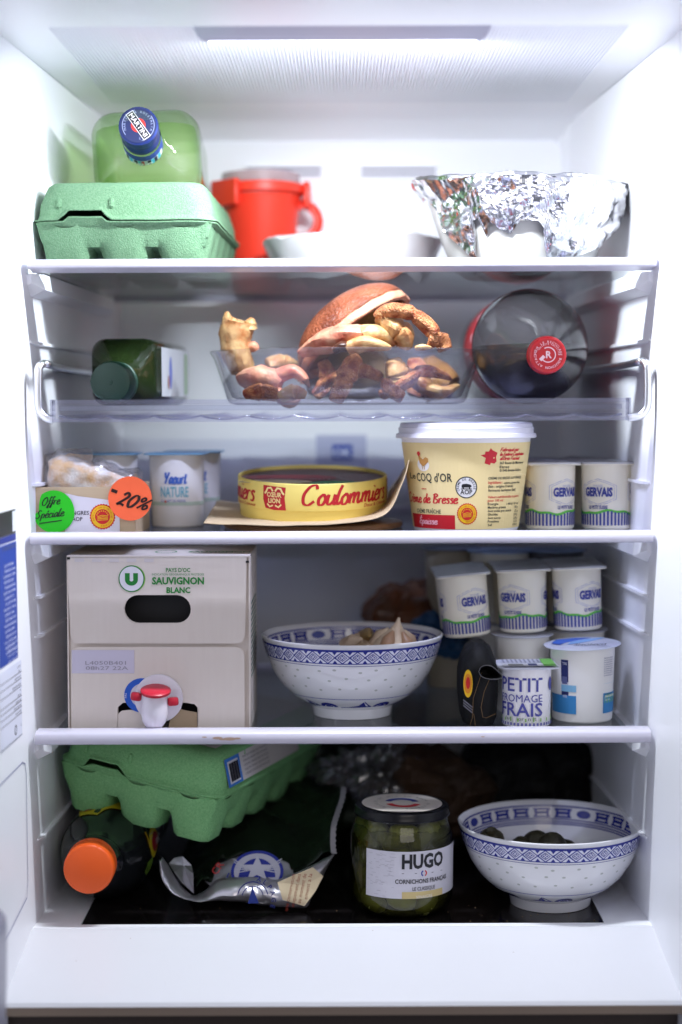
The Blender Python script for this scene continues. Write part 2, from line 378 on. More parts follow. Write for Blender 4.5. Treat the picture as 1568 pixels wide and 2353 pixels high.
# back wall with raised centre panel
m = MB(); m.box(-XB - .02, XB + .02, YB, YB + .05, ZFL - .02, ZT + .05)
o = m.build('back_wall', M_LINER, fr)
bp = MB()
pz = Zat(335, YB - .008); px1 = Xat(1290, 400, YB)
ls = [rr(2 * px1, pz - ZFL + .01, .012, 5), rr(2 * px1, pz - ZFL + .01, .012, 5), rr(2 * px1 - .008, pz - ZFL + .002, .01, 5)]
yy = [YB, YB - .006, YB - .008]; cz = (pz + ZFL) / 2
bp.loft([[(x, y, z + cz) for x, z, _ in reversed(l)] for l, y in zip(ls, yy)], False, True); bp.build('back_panel', M_LINER, fr)
for px0, px2 in ((568, 738), (832, 1002)):
    a = at(px0, 383, YB - .008); b = at(px2, 405, YB - .008)
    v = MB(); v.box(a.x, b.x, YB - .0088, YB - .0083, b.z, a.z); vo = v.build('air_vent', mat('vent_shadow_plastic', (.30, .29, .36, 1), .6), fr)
    v = MB()
    v.box(a.x - .003, b.x + .003, YB - .0125, YB - .0083, a.z - .001, a.z + .002); v.box(a.x - .003, b.x + .003, YB - .0125, YB - .0083, b.z - .002, b.z)
    v.box(a.x, b.x, YB - .0112, YB - .0089, (a.z + b.z) / 2 - .0012, (a.z + b.z) / 2 + .0006)
    v.build('vent_louvre', M_LINER, vo)
# ceiling: smooth front band, then a finely ribbed panel
m = MB()
def ceilz(y): return ZTF + (ZT + .006 - ZTF) * (y + .10) / (YB + .10) if y > -.10 else ZTF
yr = [YF, -.104, -.100]
m.loft([[(-XF - .01, y, ZTF - (.004 if y < -.101 else 0)), (XF + .01, y, ZTF - (.004 if y < -.101 else 0))] for y in yr] +
       [[(-XF - .01, YB - .05, ceilz(YB - .05)), (XF + .01, YB - .05, ceilz(YB - .05))], [(-XF, YB - .02, ceilz(YB) - .004), (XF, YB - .02, ceilz(YB) - .004)],
        [(-XF, YB + .004, ceilz(YB) - .025), (XF, YB + .004, ceilz(YB) - .025)]], False, False, close=False)
m.build('ceiling', M_LINER, fr, sharp=50)
m = MB(); n = 150; xs = [-.205 + .41 * i / (2 * n) for i in range(2 * n + 1)]
m.loft([[(x, y, ceilz(y) - .0010 - (.0011 if i % 2 else 0) * t) for i, x in enumerate(xs)] for y, t in ((-.092, 0), (-.086, 1), (.15, 1), (.22, .5), (.25, 0))], False, False, close=False)
m.build('ribbed_ceiling_panel', mat('ribbed_plastic', (.80, .81, .86, 1), .35), fr, smooth=False)
# lamp visor and lens
a = at(440, 52, -.0985); b = at(1133, 52, -.0985); c = at(1105, 91, -.075); d = at(470, 91, -.075)
m = MB()
m.loft([[(a.x, -.0985, ZTF - .0005), (b.x, -.0985, ZTF - .0005), (b.x, -.055, ZTF + .001), (a.x, -.055, ZTF + .001)],
        [(d.x - .004, -.078, c.z + .002), (c.x + .004, -.078, c.z + .002), (c.x + .004, -.064, c.z + .003), (d.x - .004, -.064, c.z + .003)],
        [(d.x, -.075, c.z), (c.x, -.075, c.z), (c.x, -.067, c.z + .0008), (d.x, -.067, c.z + .0008)]], False, True)
vis = m.build('lamp_cover', mat('lamp_visor_plastic', (.42, .41, .50, 1), .3), fr)
m = MB(); m.box(d.x + .003, c.x - .003, -.0745, -.0675, c.z - .0008, c.z - .0002); m.build('lamp_lens', emit('lamp_glow', (.95, .96, 1, 1), 3.0), vis)
for sx, pw in ((-1, .75), (1, 1.80)):   # the light the LED lens gives off
    area('ceiling_lamp_light', (sx * .05, -.069, c.z - .0016), (radians(18), 0, 0), .10, .014, pw, (0.87, 0.925, 1.0))
# floor with inset black glass, sloping front lip
m = MB(); gx = .2055; yg0, yg1 = .008, .36; zt = ZFL
for (x0, x1, y0, y1) in ((-XF, XF, 0, yg0), (-XF, -gx, yg0, yg1), (gx, XF, yg0, yg1), (-XF, XF, yg1, YB)): m.box(x0, x1, y0, y1, zt - .02, zt)
m.build('floor_panel', M_LINER, fr, smooth=False)
m = MB(); m.box(-gx, gx, yg0, yg1, zt - .02, zt - .0012); m.build('glass_floor_insert', M_BLACK, fr, smooth=False)
zl = Zat(2300, -.10); zf = Zat(2336, -.102)
m = MB(); prof = [(.0, zt - .0005), (-.004, zt - .001), (-.010, zt - .0035)]
for i in range(1, 9): t = i / 8; prof.append((-.010 - .086 * t, zt - .0035 - (zt - .0035 - zl) * (t ** .93)))
prof += [(-.099, zl - .0012), (-.1008, zl - .004)]
m.loft([[(-XF - .02, y, z), (XF + .02, y, z)] for y, z in prof], False, False, close=False); m.build('front_lip', mat('bright_lip_plastic', (.68, .68, .71, 1), .35, bump=(60, .04, .001)), fr)
m = MB(); m.box(-XF - .02, XF + .02, -.100, -.02, zf, zl - .0045); m.build('lip_edge', M_EDGE, fr)
m = MB(); m.box(-XF - .05, XF + .05, -.085, .3, zf - .30, zf - .0005); m.build('lower_door', mat('dark_lower_door', (.035, .022, .016, 1), .5), fr)
# outer shell (seen only from the side)
m = MB(); m.box(-XF - .05, XF + .05, YF, YB + .06, ZTF + .03, ZTF + .08); m.build('top_shell', M_LINER, fr)
# shelf ledges and ribs moulded in the side walls
def wallx(y): return XF - .0015 - (XF - .0015 - XB) * (y - .012) / (YB - .03 - .012)
def ledge(zt_, hh, y0=.014, y1=.345, pr=.011, nm='shelf_ledge'):
    for sg in (-1, 1):
        m = MB(); ls = []
        for y, k, q in ((y0, .3, .6), (y0 + .012, 1, 1), (y1 - .015, .95, 1), (y1, .2, .5)):
            x = wallx(y); z1 = zt_; z0 = zt_ - hh * q
            ls.append([(sg * (x + .002), y, z1), (sg * (x - pr * k), y, z1), (sg * (x - pr * k), y, z0 + hh * .35 * q), (sg * (x + .002), y, z0)][::sg])
        m.loft(ls); m.build(nm, M_LINER, fr, sharp=30)
# shelves: name, front-edge pixel rows
SH = {}
def shelf(key, y0, y1, x0, x1, label, drop=.005, ycentre=0):
    zt_, zb = Zat(y0, -.006), Zat(y1, -.006); a = Xat(x0, (y0 + y1) / 2, -.006); b = Xat(x1, (y0 + y1) / 2, -.006)
    t = thing('glass_shelf', label, 'shelf', (0, 0, zt_), group='glass shelves of the refrigerator')
    m = MB(); h = zt_ - zb
    prof = [(.016, -drop), (.016, -.0008), (.012, 0), (-.001, 0), (-.004, -.0008), (-.0055, -.0025), (-.006, -h * .6), (-.0055, -h + .001), (-.0035, -h), (.008, -h), (.016, -drop - .004)]
    m.loft([[(x, y, z) for y, z in prof] for x in (a, a + .0001, b - .0001, b)][::-1]); m.build('front_trim', M_TRIM, t)
    m = MB(); m.box(-wallx(.2) + .005, wallx(.2) - .005, .0162, .335, -drop - .004, -drop); m.build('glass_pane', M_SHELF, t, smooth=False)
    m = MB(); m.box(-wallx(.33) + .003, wallx(.33) - .003, .3352, .350, -drop - .007, -drop + .004); m.build('rear_trim', M_TRIM, t)
    SH[key] = zt_ - drop
    ledge(zt_ - drop - .0045, .018)
shelf('s1', 592, 614, 62, 1510, 'topmost glass shelf with white front edge, under the egg carton and foil bowl')
shelf('s3', 1224, 1250, 68, 1502, 'glass shelf with white front edge carrying the cheese box and cream tub')
shelf('s4', 1681, 1711, 80, 1497, 'lowest glass shelf with white front edge, under the wine box', drop=.006)
for py in (781, 1110, 1370, 1460, 1925):
    z = Zat(py, .02); ledge(z, .0035, .02, .33, .0035, 'wall_rib')
# chrome bottle rack shelf
zr = Zat(916, -.004); zrb = Zat(968, -.004); xa, xb = Xat(114, 940, -.004), Xat(1452, 940, -.004); SH['s2'] = zr - .0045
t = thing('rack_shelf', 'clear plastic rack shelf with curved metal side rails below the crab bowl', 'shelf', (0, 0, zr))
hr = zr - zrb
m = MB(); xa += .002; xb -= .002
m.box(xa, xb, -.004, -.0015, -hr, -.0002); m.box(xa, xb, -.0015, .010, -.0035, -.0002); m.box(xa, xb, -.0055, -.0042, -hr, -hr + .0028)
m.box(xa - .0016, xa - .0001, -.005, .012, -hr, 0); m.box(xb + .0001, xb + .0016, -.005, .012, -hr, 0)
m.build('front_panel', M_CLEARP, t, smooth=False)
m = MB(); m.box(xa + .003, xb - .003, .0102, .33, -.0085, -.0045); m.build('tray_plate', clear('tray_plastic', (.93, .94, .98, 1), .08, (.86, .87, .94, 1), .5, .3, milk=.02, milkcol=(.8, .8, .9, 1)), t, smooth=False)
m = MB(); nn = 240
def wv(x): return -.0125 - .0028 * abs(sin((x - xa) / (xb - xa) * pi * 12)) ** .8
m.loft([[(xa + .004 + (xb - xa - .008) * i / nn, y, wv(xa + (xb - xa) * i / nn)) for i in range(nn + 1)] for y in (.003, .02, .32)], False, False, close=False)
wo = m.build('scalloped_tray', clear('scallop_plastic', (.92, .92, .97, 1), .05, (.50, .50, .78, 1), 1.6, .45, milk=.05, milkcol=(.8, .8, .95, 1)), t); solidify(wo, .0012)
for sg in (-1, 1):
    xo = (Xat(88, 900, 0) if sg < 0 else Xat(1489, 900, 0)); z0, z1 = Zat(953, 0) - zr, Zat(833, 0) - zr; xi = xa if sg < 0 else xb
    pts = [(xi, 0, z0 - .003), (xo - sg * .006, 0, z0 - .0015), (xo - sg * .0015, 0, z0 + .003), (xo, 0, z0 + .010), (xo, 0, z1 - .010), (xo - sg * .0006, .001, z1 - .003), (xo - sg * .003, .006, z1), (xo - sg * .006, .018, z1 - .0005),
           (sg * (wallx(.1) - .006), .1, z1 - .001), (sg * (wallx(.3) - .006), .31, z1 - .002)]
    m = MB(); m.tube(smoothpts(pts, 5), .0031, 12); m.build('side_rail', M_CHROME, t)
# stickers on the left wall
M_LIN = M_LINER
def wl(y0, py_):  # point on left wall surface
    return Vector((-(XF + .006 * max(0, min(1, (y0 + .006) / (YF + .006)))), y0, py_))
def ywall(px, py):  # depth where the ray of a pixel meets the left wall
    y = -.05
    for _ in range(12):
        p = at(px, py, y); xw = -(XF + .006 * (y + .006) / (YF + .006)); s_ = (px - CX) / F
        y = xw / s_ * cos(PITCH) + CAMY if abs(s_) > 1e-6 else y
    return y
ysr = ywall(35, 1300)
def fnw(u, v, h):  # u runs away from the viewer along the wall, u=0 at YF
    y = YF + u; return (-(XF + .006 * (1 - u / (-.006 - YF))) + h, y, v)
P = Print(fnw, step=1); U1 = ysr - YF
zz = lambda py: Zat(py, ysr)
P.rect(U1 - .060, zz(1508), U1, zz(1240), (38, 70, 160), .0004); P.rect(U1 - .060, zz(1237), U1 - .0005, zz(1222), (30, 50, 140), .0004)
P.rect(U1 - .060, zz(1221), U1 - .001, zz(1166), (35, 35, 42), .0004); P.rect(U1 - .012, zz(1216), U1 - .002, zz(1170), (225, 228, 240), .0006)
P.text('ET SERVICE CONTACTS', U1 - .001, zz(1253), .0028, (90, 95, 120), .0008, w=.045, al='r')
for k in range(17):
    z = zz(1290) - k * .0040; P.text(['CALL CENTRE 0800', 'FRANCE 01 48 63', 'SUPPORT 0801', 'EESTI 800 7267', 'MAGYARORSZAG', 'LIETUVA 8 800', 'CENTRE 707 019'][k % 7], U1 - (.006 if k % 3 else .012), z, .0019, (225, 230, 250), .0008, w=.030 + .004 * (k % 3), al='r')
for k in range(6):
    for j in range(3): P.text('CONTACT', U1 - .001 - j * .012, zz(1470) - k * .0040, .0017, (225, 230, 250), .0009, w=.010, al='r')
P.build('wall_sticker', fr)
P = Print(fnw, step=1); ys2 = ywall(42, 1600); U2 = ys2 - YF
P.rect(U2 - .07, zz(1692), U2, zz(1518), (222, 224, 238), .0004)
for k, py in enumerate((1545, 1560, 1578, 1600, 1612, 1625, 1640, 1690)): P.rect(U2 - .07, zz(py), U2 - .0005, zz(py) + .0005, (70, 70, 80), .0006)
for k, (py, tx) in enumerate(((1532, 'RB34 T602'), (1542, 'Made in'), (1556, 'MADE IN POLAND'), (1574, 'REFRIGERATOR FREEZER'), (1588, '5 A'), (1597, 'R600a  66 g'), (1610, '220-240V ~ 50Hz'), (1622, 'DEFROST LAMP 160W'), (1636, 'IDENTIFICATION'), (1668, 'CE'))):
    P.text(tx, U2 - .003, zz(py), .0017, (80, 80, 90), .0006, al='r')
P.ell(U2 - .022, zz(1668), .004, .004, (60, 60, 70), .0006, n=8, r0=.7)
P.build('rating_plate', fr)
P = Print(fnw, step=1); U3 = ywall(50, 1900) - YF
zA, zB = Zat(1742, U3 + YF), Zat(2080, U3 + YF)
P.line([(U3 - .09, zA - .001), (U3 - .012, zA), (U3 - .003, zA - .003), (U3, zA - .012), (U3, zB + .02), (U3 - .004, zB + .008), (U3 - .09, zB - .004)], .0012, (150, 150, 178), .0004)
P.build('recess_shade_line', fr)  # edge shade of the wall recess drawn as a flat grey line
# temperature sticker on the back wall
P = Print(on_plane((0, YB - .0085, 0), (1, 0, 0), (0, 0, 1))); a = at(764, 1056, YB); b = at(810, 1021, YB)
P.rect(a.x - .016, a.z - .012, b.x + .014, b.z + .010, (190, 192, 212), .0002); P.rect(a.x, a.z, b.x, b.z, (50, 75, 165), .0004)
P.text('OK', (a.x + b.x) / 2, a.z + .003, .008, (225, 230, 245), .0006, al='c', bold=.03); P.build('indicator_sticker', fr)
# door with a bin, swung open at the left
dr = thing('open_door', 'white inner side of the opened refrigerator door at the left edge', 'refrigerator door')
m = MB(); m.box(-.40, -.345, -.80, -.175, ZFL - .08, ZTF + .06); m.build('door_panel', M_LINER, dr)
bt = Zat(2082, -.185); xr = Xat(25, 2200, -.185)
m = MB(); w_ = .118; cxb = xr - w_ / 2
loops = [[(x, y, z) for x, y, z in rr(w_ - q, .40, .007, 6, bt + dz, cxb, -.39)] for q, dz in ((.006, -.12), (.001, -.03), (0, -.010), (.0015, -.003), (.006, 0), (.012, -.003), (.014, -.03), (.016, -.115))]
m.loft(loops, True, True)
tag(m.build('door_bin', mat('bin_plastic', (.32, .32, .40, 1), .35)), 'blurred grey door bin rim at the bottom left corner', 'door bin')

# wear: crumbs on the lip and floor, a dried drip on the lowest shelf edge
mb = MB(); rc = random.Random(77)
def crumb(x, y, z, r):
    mb.add([(x - r, y, z), (x + r, y - r, z), (x + r * .6, y + r, z), (x, y, z + r * 1.1)], [(0, 1, 3), (1, 2, 3), (2, 0, 3), (0, 2, 1)])
for i in range(46): crumb(rc.uniform(.10, .20) if i < 34 else rc.uniform(-.2, .2), rc.uniform(.012, .06), ZFL - .0011, rc.uniform(.0002, .0006))
for px, py in ((857, 2140), (380, 2262), (175, 2210), (300, 2158), (1180, 2190)):
    p = at(px, py, -.03); t_ = (2305 - py) / 175.0; y = -.096 + .086 * t_; p = at(px, py, y); crumb(p.x, y, p.z + .0003, .0004)
tag(mb.build('crumbs', mat('crumb_brown', (.30, .20, .10, 1), .8), smooth=False), kind='stuff')
# ================================================================ shared object builders
rng = random.Random(3)
def crumple_fn(seed, freq, amp, n=9):
    r = random.Random(seed); W = []
    for i in range(n):
        d = Vector((r.gauss(0, 1), r.gauss(0, 1), r.gauss(0, 1))).normalized(); f = freq * r.uniform(.5, 2.4); W.append((d * f, r.random(), amp / (f / freq)))
    def tri(x): x = x % 1.0; return 4 * abs(x - .5) - 1
    return lambda p: sum(a * tri(Vector(p).dot(d) + ph) for d, ph, a in W) / sqrt(n)
def pulp(name, c1, c2):
    return mat(name, c1, .9, bump=(1100, .75, .0012), var=(700, .55, c2), spec=.2)
M_PULP1 = pulp('mint_green_pulp', rgb(88, 126, 94), rgb(118, 152, 120))
M_PULP2 = pulp('leaf_green_pulp', rgb(104, 164, 106), rgb(140, 192, 134))
def egg_carton(label, m, W=.137, D=.225, Hb=.036, Hl=.030, nx=3, ny=5, group='green egg cartons'):
    t = thing('egg_carton', label, 'egg carton', group=group)
    px, py = W / nx, D / ny; k = 18
    def depth(x, y):
        q = 9
        for i in range(nx):
            for j in range(ny):
                dx = abs(x - (-W / 2 + px * (i + .5))) / (px / 2); dy = abs(y - (-D / 2 + py * (j + .5))) / (py / 2)
                if dx < 1.4 and dy < 1.4: q = min(q, (dx ** 3.2 + dy ** 3.2) ** (1 / 3.2))
        cup = max(0, min(1, (1.02 - q) / .30)); cup = cup ** .85
        ex = (1 - abs(x) / (W / 2)) * W / 2; ey = (1 - abs(y) / (D / 2)) * D / 2
        e = min(ex, ey); web = max(0, min(1, e / .004)) * .50 + max(0, min(1, (e - .004) / .02)) * .08
        d = max(cup, web) if q < 1.5 else web
        return Hb * (d + .0 * cup)
    mb = MB(); mb.grid(lambda u, v: (-W / 2 + W * u, -D / 2 + D * v, Hb - depth(-W / 2 + W * u, -D / 2 + D * v)), nx * k, ny * k)
    o = mb.build('cup_tray', m, t, sharp=60)
    n = 10
    def ring(w_, d_, r, z, lift=None):
        pts = []
        base = []
        for a, b in ((1, 1), (-1, 1), (-1, -1), (1, -1)): base.append((a * (w_ / 2 - r), b * (d_ / 2 - r)))
        c = rr(w_, d_, r, n)
        # densify straight edges
        out = []
        for i in range(len(c)):
            p, q = Vector(c[i]), Vector(c[(i + 1) % len(c)]); m_ = 26 if (q - p).length > .02 else 1
            for s_ in range(m_): out.append(p.lerp(q, s_ / m_))
        res = []
        for p in out:
            dz = lift(p.x, p.y) if lift else 0
            w1 = .0004 * noise.noise(Vector((p.x * 60, p.y * 60, z * 90)))
            res.append((p.x + w1, p.y + w1, z + dz + w1))
        return res
    def lift(x, y):   # cut-out behind the closing tab on the front
        if y > -D / 2 + .02: return 0
        a = abs(x + .030); return .0075 * max(0, min(1, (.0185 - a) / .0035)) 
    def tab(x, y):
        if y > -D / 2 + .02: return 0
        a = abs(x + .030); return .0035 * max(0, min(1, (.017 - a) / .004))
    mb = MB()
    mb.loft([ring(W - .006, D - .006, .012, Hb - .006), ring(W - .001, D - .001, .014, Hb - .001), ring(W + .005, D + .005, .016, Hb + .0002, tab), ring(W + .006, D + .006, .016, Hb + .001, tab)], False, False)
    solidify(mb.build('tray_rim', m, t, sharp=60), .0014)
    mb = MB(); z0 = Hb + .0022
    mb.loft([ring(W + .008, D + .008, .017, z0, lift), ring(W + .002, D + .002, .015, z0 + .0006, lift), ring(W - .001, D - .001, .014, z0 + .004, lambda x, y: lift(x, y) * .9),
             ring(W - .003, D - .003, .014, z0 + .0125, lambda x, y: lift(x, y) * .12), ring(W - .010, D - .010, .015, z0 + Hl - .007), ring(W - .013, D - .013, .016, z0 + Hl - .003),
             ring(W - .019, D - .019, .016, z0 + Hl - .0005), ring(W - .028, D - .028, .016, z0 + Hl)], False, True)
    lid = mb.build('lid', m, t, sharp=60); solidify(lid, .0013)
    for sx in (-.0505, -.0095):
        mb = MB(); mb.tube([(sx, -D / 2 + .0035, z0 + .008), (sx, -D / 2 + .001, z0 + .011), (sx, -D / 2 + .002, z0 + .0155), (sx, -D / 2 + .008, z0 + .019)], [.0022, .0024, .0022, .001], 8); mb.build('closing_tab', m, lid)
    return t, lid, z0 + Hl
# ================================================================ top shelf
z1 = SH['s1']; GL = z1
t, lid, ct = egg_carton('mint green egg carton closed on the top shelf, under the green bottle', M_PULP1)
t.location = (-.1655, .145, z1); t.rotation_euler = (0, 0, radians(-1.5))
cz = z1 + ct
# square green bottle lying on the carton
PALE = clear('pale_green_glass', (.96, .99, .94, 1), .04, (.62, .80, .54, 1), 1.0, .42, milk=.02, milkcol=(.62, .80, .50, 1))
LIQ = clear('pale_green_liquor', (.90, .97, .76, 1), .03, (.60, .82, .42, 1), .5, .4, milk=.07, milkcol=(.55, .78, .30, 1))
bt_ = thing('liquor_bottle', 'square pale green bottle with blue cap lying on the egg carton', 'bottle')
orient(bt_, at(318, 290, .058), (1, 0.05, 0.08), (-.10, 0, 1))    # local y is up, z runs from the cap towards... see below
# local frame: x right, y up, -z ... towards the base
def sq(w_, h_, r, z, oy=0): return [(x, y + oy, -z) for x, y, _ in rr(w_, h_, r, 8)]
BP = [(.0, .024, .024, .012), (.030, .025, .025, .0125), (.050, .030, .030, .015), (.058, .046, .042, .020), (.064, .066, .058, .022), (.072, .082, .068, .022), (.084, .090, .073, .020), (.10, .091, .074, .018), (.24, .091, .074, .018), (.25, .085, .068, .016)]
bt_.matrix_world = Matrix.Identity(4)
bt_.location = at(318, 288, .055); bt_.rotation_euler = (0, radians(-3), radians(2.5))
def along(pts, sc=1.0, top=None):
    ls = []
    for (y, w_, h_, r) in pts:
        l = [(x * sc, y, zz_ * sc - .16 * min(y, .068)) for x, zz_, _ in rr(w_, h_, r, 8)]
        if top is not None: l = [(a, b, min(c, top)) for a, b, c in l]
        ls.append(l[::-1])
    return ls
mb = MB(); mb.loft(along(BP)); mb.build('bottle_glass', PALE, bt_, sharp=50)
mb = MB(); mb.loft(along([(y + .002 if y < .2 else y - .006, w_, h_, r) for y, w_, h_, r in BP[3:]], .93, .0125)); mb.build('green_liquid', LIQ, bt_, sharp=50)
M_CAP = mat('navy_cap_metal', rgb(34, 50, 112), .35, .3)
mb = MB(); mb.lathe([(.0, -.0002), (.0142, 0), (.0155, .0012), (.0157, .003), (.0157, .011), (.0150, .0118), (.0150, .020), (.0155, .021), (.0152, .028)], 72, ax='y', rad=lambda a, z: 1 + (.012 if int(a / (2 * pi) * 72) % 2 else 0) * (z < .0115 and z > .0005)); cap = mb.build('cap', M_CAP, bt_); cap.rotation_euler = (radians(-9), 0, 0)
P = Print(on_plane((0, -.0004, 0), (1, 0, 0), (0, 0, 1)), .01)
P.ell(0, 0, .0142, .0142, (24, 34, 78), .0002); P.ell(0, .0, .0058, .0058, (188, 44, 40), .0004)
ra = radians(-58)
P.line([(-.0125 * cos(ra), -.0125 * sin(ra)), (.0125 * cos(ra), .0125 * sin(ra))], .0066, (235, 232, 235), .00055)
P.line([(-.0121 * cos(ra), -.0121 * sin(ra)), (.0121 * cos(ra), .0121 * sin(ra))], .0058, (25, 25, 32), .0007)
P.text('MARTINI', 0.0018 * sin(ra), -.0018 * cos(ra), .0036, (240, 238, 240), .0009, w=.0215, al='c', rot=ra)
P.arc('MARTINI & ROSSI', 0, 0, .0100, .0018, radians(195), (150, 158, 190), .0005, inward=False, step=.0021)
P.arc('ITALIA 1863', 0, 0, .0100, .0018, radians(40), (150, 158, 190), .0005, step=.0022)
for a0_, a1_ in ((100, 215), (-80, 35)): P.ell(0, 0, .0128, .0128, (150, 158, 190), .0004, n=16, r0=.965, a0=radians(a0_), a1=radians(a1_))
P.build('cap_print', cap)
def cyl_y(r, y0):   # u round the cylinder (0 = down/front-bottom), v along -y
    return lambda u, v, h: ((r + h) * sin(u / r), y0 - v, -(r + h) * cos(u / r) - .16 * (y0 - v))
P = Print(cyl_y(.0160, .050), .004); R_ = .0160
P.rect(-R_ * pi, .0, R_ * pi, .022, (50, 72, 150), .0)
P.rect(-R_ * 1.2, .0002, R_ * 1.2, .011, (225, 230, 235), .0002)
for u0, c in ((-.016, (40, 50, 70)), (-.012, (80, 190, 215)), (-.008, (35, 40, 60)), (-.0045, (90, 200, 220)), (-.0025, (205, 70, 50)), (.003, (35, 40, 60)), (.006, (90, 200, 220)), (.009, (40, 50, 70)), (.013, (80, 190, 215))): P.rect(u0, .0003, u0 + .0028, .0108, c, .0004)
P.script('Martini', 0, .006, .004, (240, 240, 225), .0009, .0006, w=.02, al='c', rot=pi)
P.build('neck_label', bt_)
# red soup mug
sm = 2393.; X = lambda px, Y: (px - CX) * (Y - CAMY) / F
M_RED = mat('red_plastic', rgb(236, 62, 42), .38, sss=.05, spec=.45)
cx_, cy_ = Xat(600, 500, .335), .335; ztr = Zat(440, .30) - z1; zlt = Zat(400, .335) - z1
t = thing('soup_mug', 'red lidded soup mug with round handle, behind the egg carton', 'mug', (cx_, cy_, z1))
mb = MB(); mb.lathe([(.024, 0), (.026, .001), (.0275, .006), (.0375, ztr - .004), (.0385, ztr), (.036, ztr), (.026, .008), (0, .008)], 64, c0=True); mb.build('cup_body', M_RED, t)
mb = MB(); mb.lathe([(.041, ztr + .001), (.0425, ztr + .002), (.0428, ztr + .009), (.0415, ztr + .0105), (.038, ztr + .0105), (.038, ztr + .001)], 64); rimo = mb.build('lid_rim', M_RED, t)
mb = MB(); mb.lathe([(.038, ztr + .009), (.037, zlt), (.032, zlt + .001), (.030, zlt - .002), (0, zlt - .002)], 48); mb.build('clear_lid', clear('frosted_lid', (.85, .85, .88, 1), .25, (.6, .6, .66, 1), .8, milk=.5, milkcol=(.70, .52, .52, 1)), t)
for a_, ww in ((radians(-136), .036), (radians(-2), .030)):
    mb = MB(); rbox(mb, ww, .006, .024, .002, .001, ztr - .012); o = mb.build('clip', M_RED, t); o.location = (.0445 * cos(a_), .0445 * sin(a_), 0); o.rotation_euler = (0, 0, a_ + pi / 2)
zh = Zat(508, .335) - z1; pts = [(.034 + .0 , 0, zh + .014)] + [(.0375 + .0175 * cos(q), 0, zh + .0165 * sin(q)) for q in [radians(80 - 20 * i) for i in range(9)]] + [(.030, 0, zh - .015)]
mb = MB(); mb.tube(smoothpts(pts, 3), .0036, 12, flat=1.6); mb.build('handle', M_RED, t)
# shallow white bowl under cling film
cf = crumple_fn(5, 22, .0022, 8)
M_WHITE = mat('white_porcelain', (.82, .82, .82, 1), .16, spec=.6)
t = thing('wrapped_plate', 'shallow white dish covered with clear cling film, between red mug and foil bowl', 'dish', (.0116, .25, z1))
mb = MB(); mb.lathe([(.040, 0), (.043, .004), (.060, .020), (.0785, .040), (.0795, .0415), (.0775, .0425), (.055, .020), (0, .008)], 72, c0=True); mb.build('dish', M_WHITE, t)
mb = MB()
def film(u, v):
    a = 2 * pi * u; r = .083 * min(1, v / .6); z = .047 - .005 * min(1, v / .6) ** 2
    if v > .6: q = (v - .6) / .4; r = .083 - .016 * q; z = .042 - .036 * q - .006 * sin(a * 9) * q * .4
    p = Vector((r * cos(a), r * sin(a), z)); k = cf(p); return (p.x * (1 + k * 3), p.y * (1 + k * 3), p.z + k * 1.2)
mb.grid(film, 90, 26); o = mb.build('cling_film', clear('cling_film_plastic', (.95, .95, .96, 1), .12, (.8, .8, .83, 1), 1.6, .3, milk=.8, milkcol=(.90, .89, .92, 1)), t, sharp=20)  # white mixed into the film stands for light bounced onto the dish
# foil covered bowl
M_FOIL = mat('aluminium_foil', (.68, .68, .70, 1), .15, 1.0, bump=(300, .10, .0006))
bx, by = Xat(1200, 500, .14), .14
t = thing('foil_bowl', 'white bowl covered with crumpled aluminium foil at the right of the top shelf', 'bowl', (bx, by, z1))
def brad(z): return .052 + .029 * max(0, z / .070) ** .75
mb = MB(); zs_ = [0, .002, .006, .012, .02, .03, .04, .05, .06, .066, .070]
mb.lathe([(.048, 0)] + [(brad(z) - (.003 if z < .003 else 0), z) for z in zs_[1:]] + [(.080, .071), (.077, .066), (.04, .01), (0, .008)], 72, c0=True); mb.build('bowl_body', mat('milky_bowl', (.55, .55, .53, 1), .25), t)
c1, c2, c3 = crumple_fn(11, 9, .0022, 6), crumple_fn(16, 21, .0066, 8), crumple_fn(14, 60, .0016, 7)
edge = [(940, 455), (957, 470), (965, 510), (1000, 565), (1030, 588), (1045, 590), (1052, 505), (1066, 500), (1073, 542), (1092, 508), (1120, 528), (1142, 534), (1170, 505), (1215, 508), (1228, 525), (1236, 560), (1250, 588), (1300, 590), (1360, 584), (1400, 570), (1430, 520), (1450, 470), (1470, 455)]
def elow(a):
    if sin(a) > .15: return Zat(480, .2) - z1 + .008 * sin(a * 5)
    xx = 1200 + 250 * cos(a)
    for (xa_, ya_), (xb_, yb_) in zip(edge, edge[1:]):
        if xa_ <= xx <= xb_: y = ya_ + (yb_ - ya_) * (xx - xa_) / (xb_ - xa_); break
    else: y = 470
    return max(.004, Zat(y, .14 + .085 * sin(a)) - z1)
def foil(u, v):
    a = 2 * pi * u
    if v < .45: q = v / .45; r = .086 * q; z = .0765 + .002 * cos(a * 2 + 1) * q - .003 * cos(a) * q
    else:
        q = (v - .45) / .55; zt_ = .0765 + .002 * cos(a * 2 + 1) - .003 * cos(a); zl_ = elow(a)
        z = zt_ - (zt_ - zl_) * max(0, (q - .06) / .94); r = max(brad(max(z, 0)) + .0068, .0) if q > .06 else .0875
        if q > .06: r = min(r, .0885)
    p = Vector((r * cos(a), r * sin(a), z)); k = c1(p) * .8 + c2(p) + c3(p); nrm = Vector((cos(a), sin(a), .9 if v < .5 else .1)).normalized()
    p += nrm * (k * (1.0 if v > .50 else .45) + .001); p.z = max(p.z, .001); return p
mb = MB(); mb.grid(foil, 400, 110); mb.build('foil_cover', M_FOIL, t, smooth=False)
# ================================================================ rack shelf
z2 = SH['s2']
